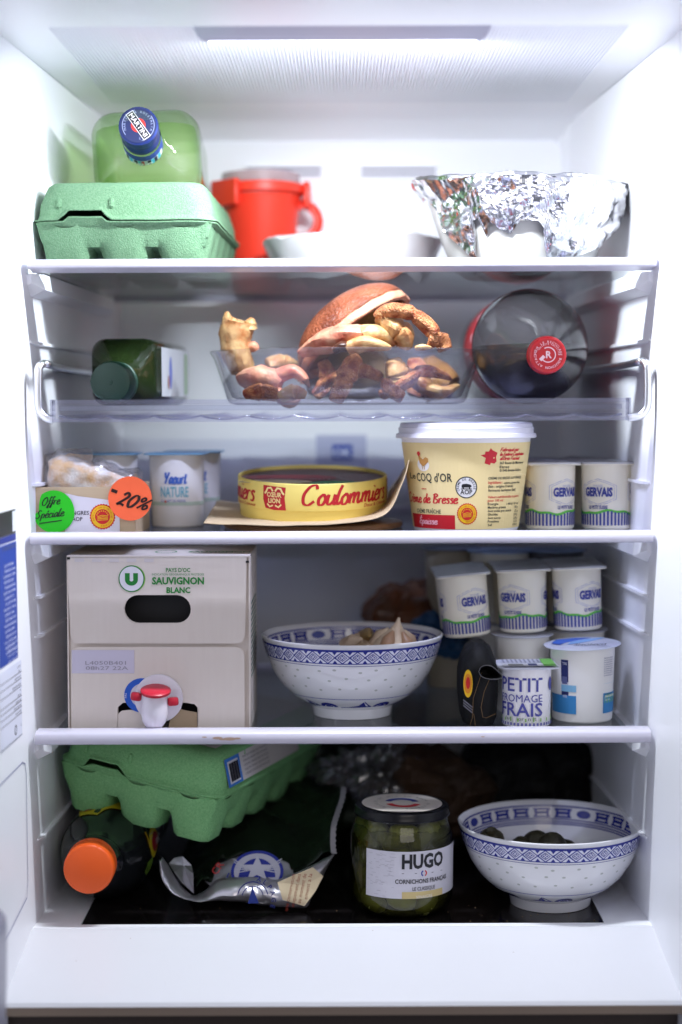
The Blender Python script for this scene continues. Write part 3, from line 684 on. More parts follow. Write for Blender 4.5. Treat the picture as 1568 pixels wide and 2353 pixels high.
# olive oil bottle
M_OIL = mat('dark_olive_glass', (.012, .022, .006, 1), .08, spec=.7)
t = thing('oil_bottle', 'dark olive green square bottle lying behind the left metal rail', 'bottle', (Xat(253, 876, .05), .05, Zat(876, .05)))
t.rotation_euler = (0, 0, radians(-5)); dz = z2 + .0275 - t.location.z
def offl(pts): return [[(x, y, zz_ + dz * min(1, y / .045) ) for x, zz_, _ in rr(w_, w_, r, 6)][::-1] for y, w_, r in pts]
mb = MB(); mb.loft(offl([(.018, .026, .013), (.030, .027, .0135), (.036, .036, .016), (.045, .050, .016), (.055, .055, .012), (.20, .055, .012), (.205, .05, .01)])); mb.build('bottle_glass', M_OIL, t, sharp=50)
mb = MB(); mb.lathe([(0, .0006), (.0125, 0), (.0155, .0008), (.0165, .003), (.0168, .020), (.0162, .021), (.0172, .0218), (.0172, .026)], 60, ax='y', rad=lambda a, z: 1 + (.012 if int(a / (2 * pi) * 60) % 2 else 0) * (.002 < z < .0205)); cap = mb.build('screw_cap', mat('dark_green_cap', rgb(30, 62, 50), .4), t)
mb = MB(); mb.lathe([(.0, -.0004), (.0018, -.0003), (.0020, .0005)], 20, ax='y'); mb.build('cap_dimple', mat('dark_green_dimple', rgb(30, 62, 50), .4), cap)
P = Print(on_plane((.0278, .070, dz - .022), (0, 1, 0), (0, 0, 1)), .01); P.rect(0, 0.002, .125, .043, (205, 206, 214)); P.ell(.04, .022, .006, .014, (96, 108, 190)); P.ell(.03, .014, .004, .006, (170, 120, 110), .0005); P.rect(.105, .004, .118, .040, (150, 180, 140), .0004); P.build('side_label', t)
# glass bowl of crab
CBX, CBY = Xat(797, 860, .135), .135; rim = Zat(797, .02) - z2
t = thing('glass_bowl', 'round clear glass bowl holding pieces of cooked crab', 'bowl', (CBX, CBY, z2))
mb = MB(); k = rim
po = [(.093, 0), (.0985, .0015), (.101, .005), (.1065, k * .5), (.1115, k * .85), (.1135, k * .92), (.1150, k - .001), (.1145, k), (.1125, k + .0003), (.1105, k - .0015), (.1085, k * .85), (.1035, k * .5), (.097, .007), (.093, .0045), (.0, .0045)]
mb.lathe(po, 128, c0=True); mb.build('bowl_glass', clear('pyrex', (.985, .985, .985, 1), .015, (.93, .935, .95, 1), 2.0, .45, milk=.015, milkcol=(.7, .7, .8, 1)), t)
M_SHELLC = mat('crab_shell', rgb(84, 34, 20), .30, bump=(420, .8, .003), var=(42, .5, rgb(166, 92, 62)), spec=.5)
M_PINK = mat('crab_pink', rgb(172, 84, 68), .36, bump=(220, .6, .002), var=(60, .4, rgb(214, 166, 134)))
M_TAN = mat('crab_inner', rgb(176, 128, 70), .5, bump=(120, .8, .003), var=(60, .6, rgb(120, 84, 50)))
M_CREAM = mat('crab_cream', rgb(206, 172, 122), .45, bump=(220, .6, .002), var=(90, .4, rgb(160, 98, 54)))
M_LEG = mat('crab_leg_orange', rgb(132, 50, 24), .38, bump=(600, 1.0, .003), var=(150, .35, rgb(206, 140, 92)))
crab = thing('crab', 'orange brown crab shell standing open above the glass bowl, with its legs', 'crab', at(830, 760, .135))
def L(px, py, Y): return at(px, py, Y) - crab.location
AX = Vector((-.58, .26, .77)).normalized(); E1 = Vector((.83, 0, .56)); E1 = (E1 - AX * E1.dot(AX)).normalized(); E2 = AX.cross(E1)
M_ = Matrix((E1, E2, AX)).transposed().to_4x4(); M_.translation = L(816, 768, .125)
def dome(u, v):
    a = 2 * pi * u; q = v * radians(97); e = 1 + .018 * sin(a * 16) * (v > .9) + .012 * noise.noise(Vector((cos(a) * 3, sin(a) * 3, v * 4)))
    return (.052 * sin(q) * cos(a) * e, .041 * sin(q) * sin(a) * e, .031 * cos(q))
sh = MB(); sh.grid(lambda u, v: dome(u, v * .87), 64, 16); sh.grid(lambda u, v: dome(u, .87 + .13 * v), 64, 4, 1)
so = sh.build('carapace', [M_SHELLC, mat('shell_rim', rgb(186, 104, 80), .4, var=(60, .5, rgb(222, 172, 140)), bump=(300, .5, .002))], crab); solidify(so, .0022, -1); so.matrix_local = M_
mb = MB(); mb.grid(lambda u, v: (.049 * v * cos(2 * pi * u), .038 * v * sin(2 * pi * u), .008 + .010 * (1 - v * v) + .003 * noise.noise(Vector((v * cos(2 * pi * u) * 5, v * sin(2 * pi * u) * 5, 0)))), 40, 8)
io = mb.build('inner_flesh', M_TAN, crab); io.matrix_local = M_
mb = MB(); mb.tube([(.0508 * cos(2 * pi * i / 48), .0398 * sin(2 * pi * i / 48), -.0022) for i in range(49)], .0022, 8); io = mb.build('shell_edge', M_PINK, crab); io.matrix_local = M_
def limb(name, pts, rads, m, par, jag=0, k=5, flat=None):
    sp = smoothpts(pts, k); rs = []
    for i in range(len(sp)):
        f = i / (len(sp) - 1) * (len(rads) - 1); j = min(int(f), len(rads) - 2); r = rads[j] + (rads[j + 1] - rads[j]) * (f - j); rs.append(r * (1 + jag * rng.uniform(-1, 1)))
    mb = MB(); mr = max(rs)
    if name == 'leg':   # two shell segments meeting in a pinched joint
        sp = smoothpts(pts, 14); n_ = len(sp) - 1; rs = []
        for i in range(n_ + 1):
            t_ = i / n_; f = t_ * (len(rads) - 1); j = min(int(f), len(rads) - 2); r = rads[j] + (rads[j + 1] - rads[j]) * (f - j)
            pin = 1 - .20 * math.exp(-((t_ - .52) / .03) ** 2) + .05 * math.exp(-((t_ - .44) / .04) ** 2); end = min(1, .25 + t_ / .07, .25 + (1 - t_) / .07); rs.append(r * pin * end)
        mb.tube(sp, rs, 18, ridge=.14)
    else: mb.tube(sp, rs, 18, flat=flat, ridge=.10)
    mb.v = [tuple(Vector(p) + Vector((noise.noise(Vector(p) * 110), noise.noise(Vector(p) * 110 + Vector((9, 0, 0))), noise.noise(Vector(p) * 110 + Vector((0, 9, 0))))) * mr * .11) for p in mb.v]; return mb.build(name, m, par)
M_TIP = mat('dark_claw_tip', rgb(70, 40, 30), .35)
def pincer(par, o_, p0, p1, w, m, up=Vector((0, 0, 1)), open_=.35):
    """palm, fixed finger and movable finger, from p0 (wrist) to p1 (tips)"""
    d = p1 - p0; n_ = up - d.normalized() * up.dot(d.normalized()); n_.normalize()
    limb('claw_palm', [p0, p0 + d * .12 + n_ * w * .1, p0 + d * .30 + n_ * w * .2, p0 + d * .48 + n_ * w * .15, p0 + d * .60], [w * .35, w * .75, w, w * .92, w * .5], m, par, flat=.8)
    for sg, l in ((1, 1.0), (-1, .93)):
        q0 = p0 + d * .50 + n_ * sg * w * .42; q1 = p0 + d * .75 + n_ * sg * w * (.62 + open_); q2 = p0 + d * .92 * l + n_ * sg * w * (.30 + open_ * .6); q3 = p0 + d * l + n_ * sg * w * .05
        limb('claw_finger', [q0, q1, q2, p0.lerp(q2, .98)], [w * .50, w * .40, w * .24, w * .20], m, par)
        limb('claw_tip', [q2, q2.lerp(q3, .5), q3], [w * .22, w * .15, w * .05], M_TIP, par)
        mb = MB()
        for k in range(4):
            c = q1.lerp(q2, k / 4) - n_ * sg * w * .30; mb.tube([c + n_ * sg * w * .15, c - n_ * sg * w * .1], [w * .13, w * .04], 8)
        tag(mb.build('claw_teeth', M_CREAM, par), kind='stuff')
limb('claw_palm', [L(690, 812, .09), L(722, 795, .085), L(770, 778, .075), L(820, 772, .07), L(850, 780, .07)], [.004, .0085, .0120, .0112, .006], M_PINK, crab, flat=.8)
limb('claw_finger', [L(835, 772, .068), L(862, 766, .068), L(888, 774, .07), L(908, 792, .075)], [.0095, .0080, .0055, .0020], M_CREAM, crab)
limb('claw_finger', [L(800, 802, .060), L(832, 790, .058), L(868, 792, .060), L(898, 800, .065)], [.0060, .0068, .0052, .0018], M_CREAM, crab)
limb('claw_joint', [L(768, 806, .060), L(785, 795, .058), L(806, 800, .058)], [.003, .0045, .003], M_TIP, crab)
limb('leg', [L(864, 731, .07), L(882, 716, .065), L(915, 712, .06), L(948, 721, .06), L(975, 740, .06), L(994, 760, .06), L(1001, 770, .06)], [.0035, .0056, .0060, .0056, .0064, .0060, .0045], M_LEG, crab)
limb('leg', [L(1000, 766, .06), L(996, 782, .062), L(986, 797, .065)], [.0050, .0045, .0028], M_LEG, crab, .10)
limb('leg', [L(862, 732, .075), L(900, 748, .07), L(928, 768, .07), L(934, 800, .075)], [.0025, .009, .0095, .006], M_CREAM, crab, .04)
limb('leg', [L(1000, 775, .10), L(1014, 785, .11), L(1022, 805, .11)], [.005, .007, .006], M_LEG, crab, .08)
limb('leg_tip', [L(955, 800, .062), L(972, 797, .06), L(992, 798, .06)], [.0018, .0028, .001], M_CREAM, crab)
c2o = thing('crab_claw', 'broken pale tan crab claw sticking up at the left of the glass bowl', 'crab claw', at(548, 800, .12))
q = lambda px, py, Y: at(px, py, Y) - c2o.location
limb('claw_stump', [q(560, 850, .125), q(545, 810, .12), q(543, 770, .12), q(549, 742, .12)], [.011, .0125, .0138, .0140], M_CREAM, c2o, .03)
for a, b, r in (((524, 752), (522, 717), .006), ((574, 752), (580, 730), .0065), ((548, 748), (552, 738), .011), ((534, 745), (540, 730), .006)):
    limb('shell_spike', [q(a[0], a[1], .118), q((a[0] + b[0]) / 2, (a[1] + b[1]) / 2, .117), q(b[0], b[1], .117)], [r, r * .8, r * .25], M_CREAM, c2o, .08)
limb('claw_joint', [q(570, 800, .12), q(582, 796, .12), q(590, 806, .12)], [.003, .005, .003], M_PINK, c2o)
hb = MB()
for path in (((868, 722), (905, 709), (950, 718)), ((955, 722), (985, 742), (1004, 764)), ((872, 738), (905, 752), (930, 772))):
    for p_ in smoothpts([L(a, b_, .056) for a, b_ in path], 9):
        for k in range(2):
            o_ = p_ + Vector((rng.uniform(-.002, .002), 0, rng.uniform(-.002, .004))); hb.tube([o_, o_ + Vector((rng.uniform(-.0012, .0012), -.001, rng.uniform(.0006, .002)))], [.00045, .0001], 5)
tag(hb.build('leg_hairs', M_CREAM, crab), kind='stuff')
c3o = thing('crab', 'pink and cream crab pieces lying at the bottom of the glass bowl', 'crab', at(800, 880, .12))
q = lambda px, py, Y: at(px, py, Y) - c3o.location
pincer(c3o, c3o.location, q(548, 872, .100), q(712, 892, .085), .0135, M_PINK, open_=.30)
limb('leg', [q(612, 842, .13), q(650, 836, .135), q(694, 850, .14)], [.006, .009, .005], M_CREAM, c3o, .03)
limb('leg', [q(560, 905, .075), q(600, 900, .07), q(640, 908, .07)], [.004, .0075, .005], M_LEG, c3o, .06)
limb('leg', [q(640, 912, .065), q(676, 900, .062), q(704, 908, .065)], [.004, .007, .003], M_CREAM, c3o, .05)
limb('leg', [q(826, 822, .06), q(808, 838, .055), q(795, 868, .055), q(780, 900, .06), q(770, 920, .065)], [.0038, .0068, .0085, .0065, .0055], M_LEG, c3o, .08)
limb('leg', [q(900, 832, .085), q(908, 850, .08), q(912, 872, .08), q(898, 892, .075)], [.006, .0098, .0085, .004], M_CREAM, c3o)
limb('leg', [q(888, 872, .065), q(890, 888, .062), q(905, 902, .062), q(925, 916, .065)], [.0035, .006, .0055, .005], M_LEG, c3o, .1)
limb('leg', [q(950, 826, .14), q(958, 850, .135), q(960, 880, .13), q(948, 908, .13)], [.005, .0085, .009, .005], M_LEG, c3o, .06)
limb('leg', [q(872, 912, .075), q(925, 878, .08), q(985, 852, .09), q(1040, 872, .10)], [.0035, .0068, .0058, .0012], M_LEG, c3o)
limb('leg', [q(740, 830, .10), q(752, 858, .095), q(742, 890, .09), q(724, 912, .09)], [.004, .0065, .006, .004], M_LEG, c3o, .08)
limb('leg', [q(905, 842, .10), q(955, 872, .09), q(1010, 900, .08), q(1058, 884, .09)], [.0040, .0070, .0058, .0012], M_CREAM, c3o)
limb('leg', [q(720, 905, .07), q(765, 872, .07), q(830, 850, .075), q(880, 868, .085)], [.0012, .0050, .0062, .0035], M_LEG, c3o)
limb('body', [q(700, 880, .17), q(780, 856, .17), q(850, 858, .17), q(905, 880, .17)], [.010, .023, .024, .012], mat('crab_underside', rgb(120, 104, 80), .5, bump=(90, .6, .003), var=(40, .6, rgb(170, 140, 104))), c3o)
limb('body', [q(930, 880, .17), q(985, 868, .17), q(1040, 890, .16)], [.010, .020, .010], M_TAN, c3o)
# cola bottle
CR = .0482
ax0 = at(1260, 815, .032); ax1 = Vector((Xat(1219, 805, .13), .13, z2 + CR))
t = thing('soda_bottle', 'dark round plastic soda bottle with red cap lying at the right of the rack shelf', 'bottle', ax0)
def cpath(y):   # centre offset of the round sections
    f = y / (ax1.y - ax0.y); f = min(1, f); d = ax1 - ax0; return Vector((d.x * f, y, d.z * f))
def circ(y, r, top=None, n=72):
    c = cpath(y); l = [(c.x + r * cos(2 * pi * i / n), y, c.z - r * sin(2 * pi * i / n)) for i in range(n)]
    return [(a, b, min(q, top)) for a, b, q in l] if top is not None else l
SP = [(.014, .0118), (.024, .0125), (.028, .0150), (.036, .0215), (.046, .0300), (.058, .0375), (.072, .0435), (.088, .0470), (.104, CR), (.15, CR), (.152, CR - .0006), (.27, CR - .0006), (.30, .044), (.305, .03)]
mb = MB(); mb.loft([circ(y, r) for y, r in SP]); mb.build('bottle_plastic', clear('grey_pet', (.82, .80, .82, 1), .05, (.34, .32, .34, 1), 1.2, .5, milk=.03, milkcol=(.6, .58, .62, 1), bump=(30, .25, .003)), t, sharp=60)
lv = Zat(796, .12) - ax0.z
mb = MB(); mb.loft([circ(y, r * .955, lv) for y, r in SP[1:-1]]); mb.build('dark_cola', mat('cola', (.010, .005, .005, 1), .08, spec=.5), t, sharp=50)
mb = MB(); mb.lathe([(0, .0004), (.0130, 0), (.0143, .0010), (.0147, .003), (.0147, .013), (.0151, .0135), (.0151, .017)], 72, ax='y', rad=lambda a, z: 1 + (.014 if int(a / (2 * pi) * 72) % 2 else 0) * (.0015 < z < .0128)); cap = mb.build('cap', mat('red_cap', rgb(214, 40, 48), .3, spec=.55), t)
P = Print(on_plane((0, -.0002, 0), (1, 0, 0), (0, 0, 1)), .01)
P.ell(0, 0, .0125, .0125, (196, 30, 40), .0001); W_ = (236, 200, 210)
P.arc('BOUCHON ATTACHE', 0, 0, .0092, .0019, radians(-20), W_, .0004, step=.00205, bold=.015)
P.arc('POUR LE RECYCLAGE', 0, 0, .0092, .0017, radians(178), W_, .0004, step=.00178, bold=.015)
P.arc('COLLECTE FACILITEE', 0, 0, .0078, .0012, radians(150), W_, .0004, step=.0012, bold=.015)
P.ell(0, 0, .0062, .0062, W_, .0003, n=24, r0=.86, a0=radians(-160), a1=radians(120)); P.text('R', .0006, -.0025, .0052, W_, .0004, al='c', bold=.03)
P.line([(-.0062, -.0042), (-.003, -.001)], .0026, W_, .0004); P.build('cap_print', cap)
P = Print(lambda u, v, h: (cpath(.12).x + (CR + .0004 + h) * cos(u / CR), v, cpath(.12).z - (CR + .0004 + h) * sin(u / CR)), .004)
P.rect(0, .105, 2 * pi * CR, .20, (178, 36, 44), 0)
for k in range(16): P.rect(k * .0189 + .003, .108, k * .0189 + .012, .1105, (230, 180, 190), .0002); P.ell(k * .0189 + .008, .120, .004, .006, (220, 160, 170), .0002, n=10)
P.build('wrap_label', t)
# ================================================================ third level: cheese, yoghurt, cream
z3 = SH['s3']
def curve_panel(name, outer, holes, th, m, parent, M=None):
    """flat board with holes, in the x-z plane, thickness th along y"""
    c = bpy.data.curves.new(name, 'CURVE'); c.dimensions = '2D'; c.fill_mode = 'BOTH'; c.extrude = th / 2
    for pts in [outer] + holes:
        s_ = c.splines.new('POLY'); s_.points.add(len(pts) - 1); s_.use_cyclic_u = True
        for i, (x, y) in enumerate(pts): s_.points[i].co = (x, y, 0, 1)
    o = bpy.data.objects.new(name, c); COL.objects.link(o)
    me = bpy.data.meshes.new_from_object(o.evaluated_get(bpy.context.evaluated_depsgraph_get()))
    bpy.data.objects.remove(o); bpy.data.curves.remove(c)
    me.transform(Matrix.Rotation(pi / 2, 4, 'X')); me.materials.clear(); me.materials.append(m); me.name = name
    o = bpy.data.objects.new(name, me); COL.objects.link(o); o.parent = parent
    if M: o.matrix_local = M
    return o
M_WOOD = mat('poplar_wood', rgb(205, 184, 152), .65, var=(60, .8, rgb(186, 162, 128)), vscale=(.15, 1, 3.2), bump=(200, .25, .0006))
bx0 = at(79, 1200, .032).x; bx1 = at(311, 1200, .032).x; W = bx1 - bx0; Hh = Zat(1117, .032) - z3
t = thing('cheese_box', 'small open wooden cheese box with green and orange price stickers', 'cheese box', (bx0, .032, z3))
mb = MB(); mb.box(0, W, 0, .0022, 0, Hh); mb.build('front_panel', M_WOOD, t, smooth=False)
for x in (.0001, W - .0023):
    mb = MB(); mb.box(x, x + .0022, .0024, .098, 0, Hh - .001); mb.build('side_panel', M_WOOD, t, smooth=False)
mb = MB(); mb.box(0, W, .0982, .1002, 0, Hh); mb.build('rear_panel', M_WOOD, t, smooth=False)
mb = MB(); mb.box(.0024, W - .0024, .0024, .098, .0005, .0025); mb.build('base_panel', M_WOOD, t, smooth=False)
fp = lambda px, py: ((at(px, py, .032).x - bx0), (at(px, py, .032).z - z3))
P = Print(on_plane((0, -.0004, 0), (1, 0, 0), (0, 0, 1)), .01); SC = 1.332 / F
pt = [fp(*q) for q in ((150, 1133), (180, 1140), (262, 1150), (274, 1160), (276, 1225), (150, 1225))]; P.poly([(a, max(b, .0005)) for a, b in pt], (222, 218, 226), .0001)
u, v = fp(158, 1183); P.text('ANGRES', u, v, 9 * SC, (50, 48, 55), .0004, w=47 * SC, bold=.01)
u, v = fp(166, 1197); P.text('AOP', u, v, 9 * SC, (50, 48, 55), .0004, w=24 * SC, bold=.01)
u, v = fp(236, 1187); pdo(P, u, v, 28 * SC, .0003); P.build('white_label', t)
def bend(cu, k): return lambda u, v, h: (u, -.0012 - h - k * (u - cu) ** 2 * 0 , v)
P = Print(on_plane((0, -.0018, 0), (1, 0, 0), (0, 0, 1)), .01); u, v = fp(119, 1175); G_ = (30, 200, 20)
pts = []
for i in range(40):
    a = 2 * pi * i / 40; r = 45 * SC * (1.06 if a > pi else 1.04); x, y = r * cos(a), r * sin(a) * 1.04
    if x < -.6 * r and y > 0: x = -.6 * r - (abs(x) - .6 * r) * .35
    pts.append((u + x + .002, v + y))
P.poly(pts, G_, .0); o = P; BK = (16, 34, 18)
ra = radians(6)
P.script('Offre', u - 22 * SC, v + 13 * SC, 9.5 * SC, BK, .00075, .0003, w=42 * SC, rot=ra, shear=.35)
P.script('Spéciale', u - 37 * SC, v - 17 * SC, 9.5 * SC, BK, .00075, .0003, w=66 * SC, rot=ra, shear=.35)
P.line([(u - 28 * SC, v - 27 * SC), (u + 24 * SC, v - 20 * SC)], .0005, BK, .0003); P.line([(u - 28 * SC, v - 29 * SC), (u + 24 * SC, v - 21 * SC)], .0004, BK, .00034)
P.build('green_sticker', t, .45)
def fo(u, v, h):
    o_ = fp(301, 1145); k = .35 * max(0, u - W) ; return (u - .1 * k, -.0032 - h - .03 * abs(u - o_[0]) + .0 * v, v)
P = Print(fo, .005); u, v = fp(301, 1145); P.ell(u, v, 51 * SC, 51 * SC, (255, 108, 62), 0, n=48); ra = radians(-14)
P.line([(u - 43 * SC, v + 20 * SC), (u - 30 * SC, v + 15 * SC)], .0026, (42, 20, 16), .0004)
P.script('20', u - 32 * SC, v - 12 * SC, 16 * SC, (42, 20, 16), .0019, .0004, w=44 * SC, rot=ra, shear=.35)
P.script('%', u + 11 * SC, v - 21 * SC, 15 * SC, (42, 20, 16), .0015, .0005, w=30 * SC, rot=ra, shear=.35); P.build('orange_sticker', t, .45)
# wrapped cheese in the box
t2 = thing('wrapped_cheese', 'wrinkled white rind cheese under clear film, inside the wooden box', 'cheese', (bx0 + W * .50, .080, z3 + .003))
cn = lambda p: noise.noise(Vector(p)) 
def chz(u, v):
    a = 2 * pi * u; q = v; ex = .034; ey = .034
    c, s_ = cos(a), sin(a); k = (abs(c) ** 4 + abs(s_) ** 4) ** -.25
    zt_ = .060 - .017 * max(0, (c * k + .9) / 1.9)
    if q < .6: rr_, z = 1, zt_ * q / .6 * .9
    else: f = (q - .6) / .4; rr_ = 1 - f ** 2.2; z = zt_ * (.9 + .1 * min(1, f * 1.8))
    p = Vector((ex * c * k * rr_, ey * s_ * k * rr_, z)); n_ = cn(p * 150) * .0016 + cn(p * 60) * .002
    return p + Vector((c * n_, s_ * n_, n_ * 1.2))
mb = MB(); mb.grid(chz, 90, 30)
mb.build('cheese', mat('bloomy_rind', rgb(244, 238, 226), .7, var=(70, .25, rgb(232, 186, 120)), bump=(500, .6, .0015)), t2)
cf2 = crumple_fn(21, 40, .0026, 9)
mb = MB(); mb.grid(lambda u, v: (lambda p: p * 1.05 + Vector((0, 0, .001)) + p.normalized() * cf2(p))(chz(u, v)), 110, 40)
mb.build('cling_film', clear('film_b', (.96, .96, .97, 1), .12, (.8, .8, .84, 1), 1.5, .3, milk=.14, milkcol=(.9, .89, .88, 1)), t2, smooth=False)
# helper for things on round pots
def lid_sheet(mb, w_, d_, z, r=.006, seed=0, th=.0006, crinkle=.0008):
    n_ = 8; ls = []
    for k_ in (1, .97, .8, .55, .3, .1):
        ls.append([(x * k_, y * k_, z + (crinkle * noise.noise(Vector((x * k_ * 130 + seed, y * k_ * 130, 0))) if k_ < .96 else 0) + .0004) for x, y, _ in rr(w_, d_, r, 4)])
    mb.loft([[(x, y, z - th) for x, y, _ in rr(w_, d_, r, 4)]] + ls, True, True)
def cu(px, py, cpx, Yc, rf, zb, rref):
    """pixel on the front of a cone -> (u, v)"""
    cx = at(cpx, py, Yc).x; a = 0
    for _ in range(6):
        r = rf; y = Yc - r * cos(a); p = at(px, py, y); v = p.z - zb; r_ = r
        s_ = max(-.99, min(.99, (p.x - cx) / r)); a = math.asin(s_)
    return rref * a, v
# white plain yoghurt pots
M_POT = mat('pot_white', rgb(240, 238, 232), .35, spec=.4)
M_BLUEFOIL = mat('blue_foil_lid', rgb(120, 178, 214), .35, .5, bump=(400, .3, .001))
def pot(t, R, rb, H, ribs=0, m=M_POT, lidm=M_BLUEFOIL, sq_=None, lid_r=None):
    rad = (lambda a, z: 1 + (.010 if int(a / (2 * pi) * ribs * 2) % 2 else 0) * (z < H * .93)) if ribs else None
    mb = MB(); mb.lathe([(rb - .002, .0004), (rb - .0012, 0), (rb, .0012), (R * .3 + rb * .7, H * .3), (R, H - .002), (R + .0004, H - .0018), (R + .0004, H - .0006), (R - .001, H - .0005), (R - .002, H - .002)], 144 if ribs else 56, c0=True, c1=True, rad=rad)
    b = mb.build('pot', m, t, sharp=25 if ribs else 40)
    mb = MB()
    if sq_: lid_sheet(mb, sq_[0], sq_[1], H, .007, seed=R * 1e4)
    else: mb.lathe([(0, H + .0012), (R * .5, H + .001), (R * .8, H + .0003), (lid_r or R + .003, H + .0004), (lid_r or R + .003, H - .0004), (R, H - .0004)], 48)
    l = mb.build('foil_lid', lidm, t, sharp=30); return b, l
for i, (px, Y, lb) in enumerate(((255, .150, 'left white yoghurt pot with light blue lid behind the wooden cheese box'), (408, .145, 'white pot of plain yoghurt reading NATURE, right of the orange sticker'), (448, .205, 'rear white yoghurt pot half hidden behind the pot reading NATURE'))):
    p = at(px, 1200, Y); t = thing('yoghurt_pot', lb, 'yoghurt pot', (p.x, Y, z3), group='white plain yoghurt pots')
    R = .0234; H = Zat(1040, .145) - z3; pot(t, R, .0222, H, sq_=(.052, .052))
    P = Print(on_cone(lambda v: .0222 + (R - .0222) * v / H + .0002, rref=R), .003); o_ = 0 if i != 1 else -.002
    P.rect(-.0715, H * .30, .0725, H * .35, (196, 214, 196), .0001)
    P.script('Yaourt', o_ - .007, H * .60, .0052, (70, 110, 195), .0014, .0003, w=.019, shear=.2)
    P.text('NATURE', o_ - .0105, H * .42, .0082, (120, 188, 204), .0003, w=.0245, bold=.02)
    P.text('AU LAIT DE FERME', o_ - .0105, H * .345, .0022, (90, 110, 180), .0003, w=.022); P.ell(o_ - .006, H * .355, .001, .001, (220, 90, 60), .0004, n=8)
    P.build('pot_print', t)
# wooden board and paper under the box cheese
bY = .125; bc = at(720, 1200, bY)
t = thing('cheese_board', 'thin round brown wooden board under the paper and yellow cheese box', 'board', (bc.x, bY, z3))
mb = MB(); mb.lathe([(.070, 0), (.0745, .001), (.0755, .003), (.0745, .0052), (.073, .0056), (0, .0056)], 72, c0=True)
mb.build('board', mat('brown_wood', rgb(160, 118, 82), .5, var=(50, .8, rgb(118, 82, 54)), vscale=(.2, 2, 6)), t)
fe = [(468, 1203, .040), (520, 1206, .040), (600, 1208, .038), (700, 1208, .036), (800, 1203, .036), (865, 1192, .038), (900, 1168, .042), (922, 1120, .046), (935, 1085, .048), (941, 1058, .050)]
be = [(500, 1150, .20), (540, 1155, .20), (600, 1158, .20), (700, 1158, .20), (790, 1156, .20), (850, 1152, .20), (880, 1140, .20), (900, 1120, .19), (915, 1100, .18), (922, 1090, .17)]
FE = smoothpts([at(*q) for q in fe], 5); BE = smoothpts([at(*q) for q in be], 5)
for q in FE + BE: q.z = max(q.z, z3 + .0068)
mb = MB(); nn = len(FE) - 1
def paper(u, v):
    i = u * nn; a = int(min(i, nn - 1)); f = i - a; p = FE[a].lerp(FE[a + 1], f); q = BE[a].lerp(BE[a + 1], f); r = p.lerp(q, v)
    return r + Vector((0, 0, .0006 * noise.noise(r * 60)))
mb.grid(paper, 60, 12); o = mb.build('paper_sheet', mat('brown_paper', rgb(206, 184, 146), .8, var=(300, .6, rgb(194, 170, 130)), bump=(400, .2, .0006))); solidify(o, .0005, 1)
tag(o, 'tan greaseproof paper sheet curling up beside the yellow cheese box', 'paper')
# round cheese box
ctr = at(718, 1190, .121); RB = .0621
t = thing('cheese_carton', 'round yellow cheese box with red script lettering on brown paper', 'cheese box', (at(718.5, 1130, .121).x, .121, z3 + .0125)); t.rotation_euler = (radians(5.2), radians(.3), 0)
M_YEL = mat('yellow_card', rgb(240, 218, 118), .5, spec=.35, bump=(300, .06, .0005))
H = .0326; mb = MB(); mb.lathe([(.058, .0), (.0602, 0), (.0606, .001), (.0608, .0125)], 128, c0=True, rad=lambda a, z: 1 + .004 * noise.noise(Vector((cos(a) * 5, sin(a) * 5, z * 60))) * (z < .009)); mb.build('box_base', M_YEL, t)
mb = MB(); mb.lathe([(.0612, .0102), (RB, .0102), (RB + .0002, .0108), (RB + .0003, H - .0012), (RB, H - .0003), (RB - .0006, H), (RB - .0014, H - .0004), (RB - .0016, H - .0035)], 128); lid = mb.build('box_lid', M_YEL, t, sharp=50)
mb = MB(); mb.lathe([(RB - .0016, H - .0030), (0, H - .0026)], 96); mb.build('lid_label', mat('label_brown', rgb(104, 66, 62), .45), lid)
P = Print(on_plane((0, 0, H - .0024), (1, 0, 0), (0, 1, 0)), .05); P.ell(-.030, -.030, .030, .012, (222, 205, 160), .0001, n=40); P.ell(.020, -.040, .022, .014, (40, 140, 80), .0002, n=36)
P.ell(-.018, -.006, .038, .020, (140, 30, 36), 5e-5, n=40); P.text('Coulommiers', -.010, -.018, .006, (190, 170, 165), .0003, w=.05, al='c'); P.build('top_print', lid)
P = Print(on_cone(lambda v: RB + .0003, rref=RB), .003); RD = (188, 26, 36)
def ua(px): return RB * math.asin(max(-.995, min(.995, (px - 718.5) / 171.0)))
per = 2 * pi * RB / 3
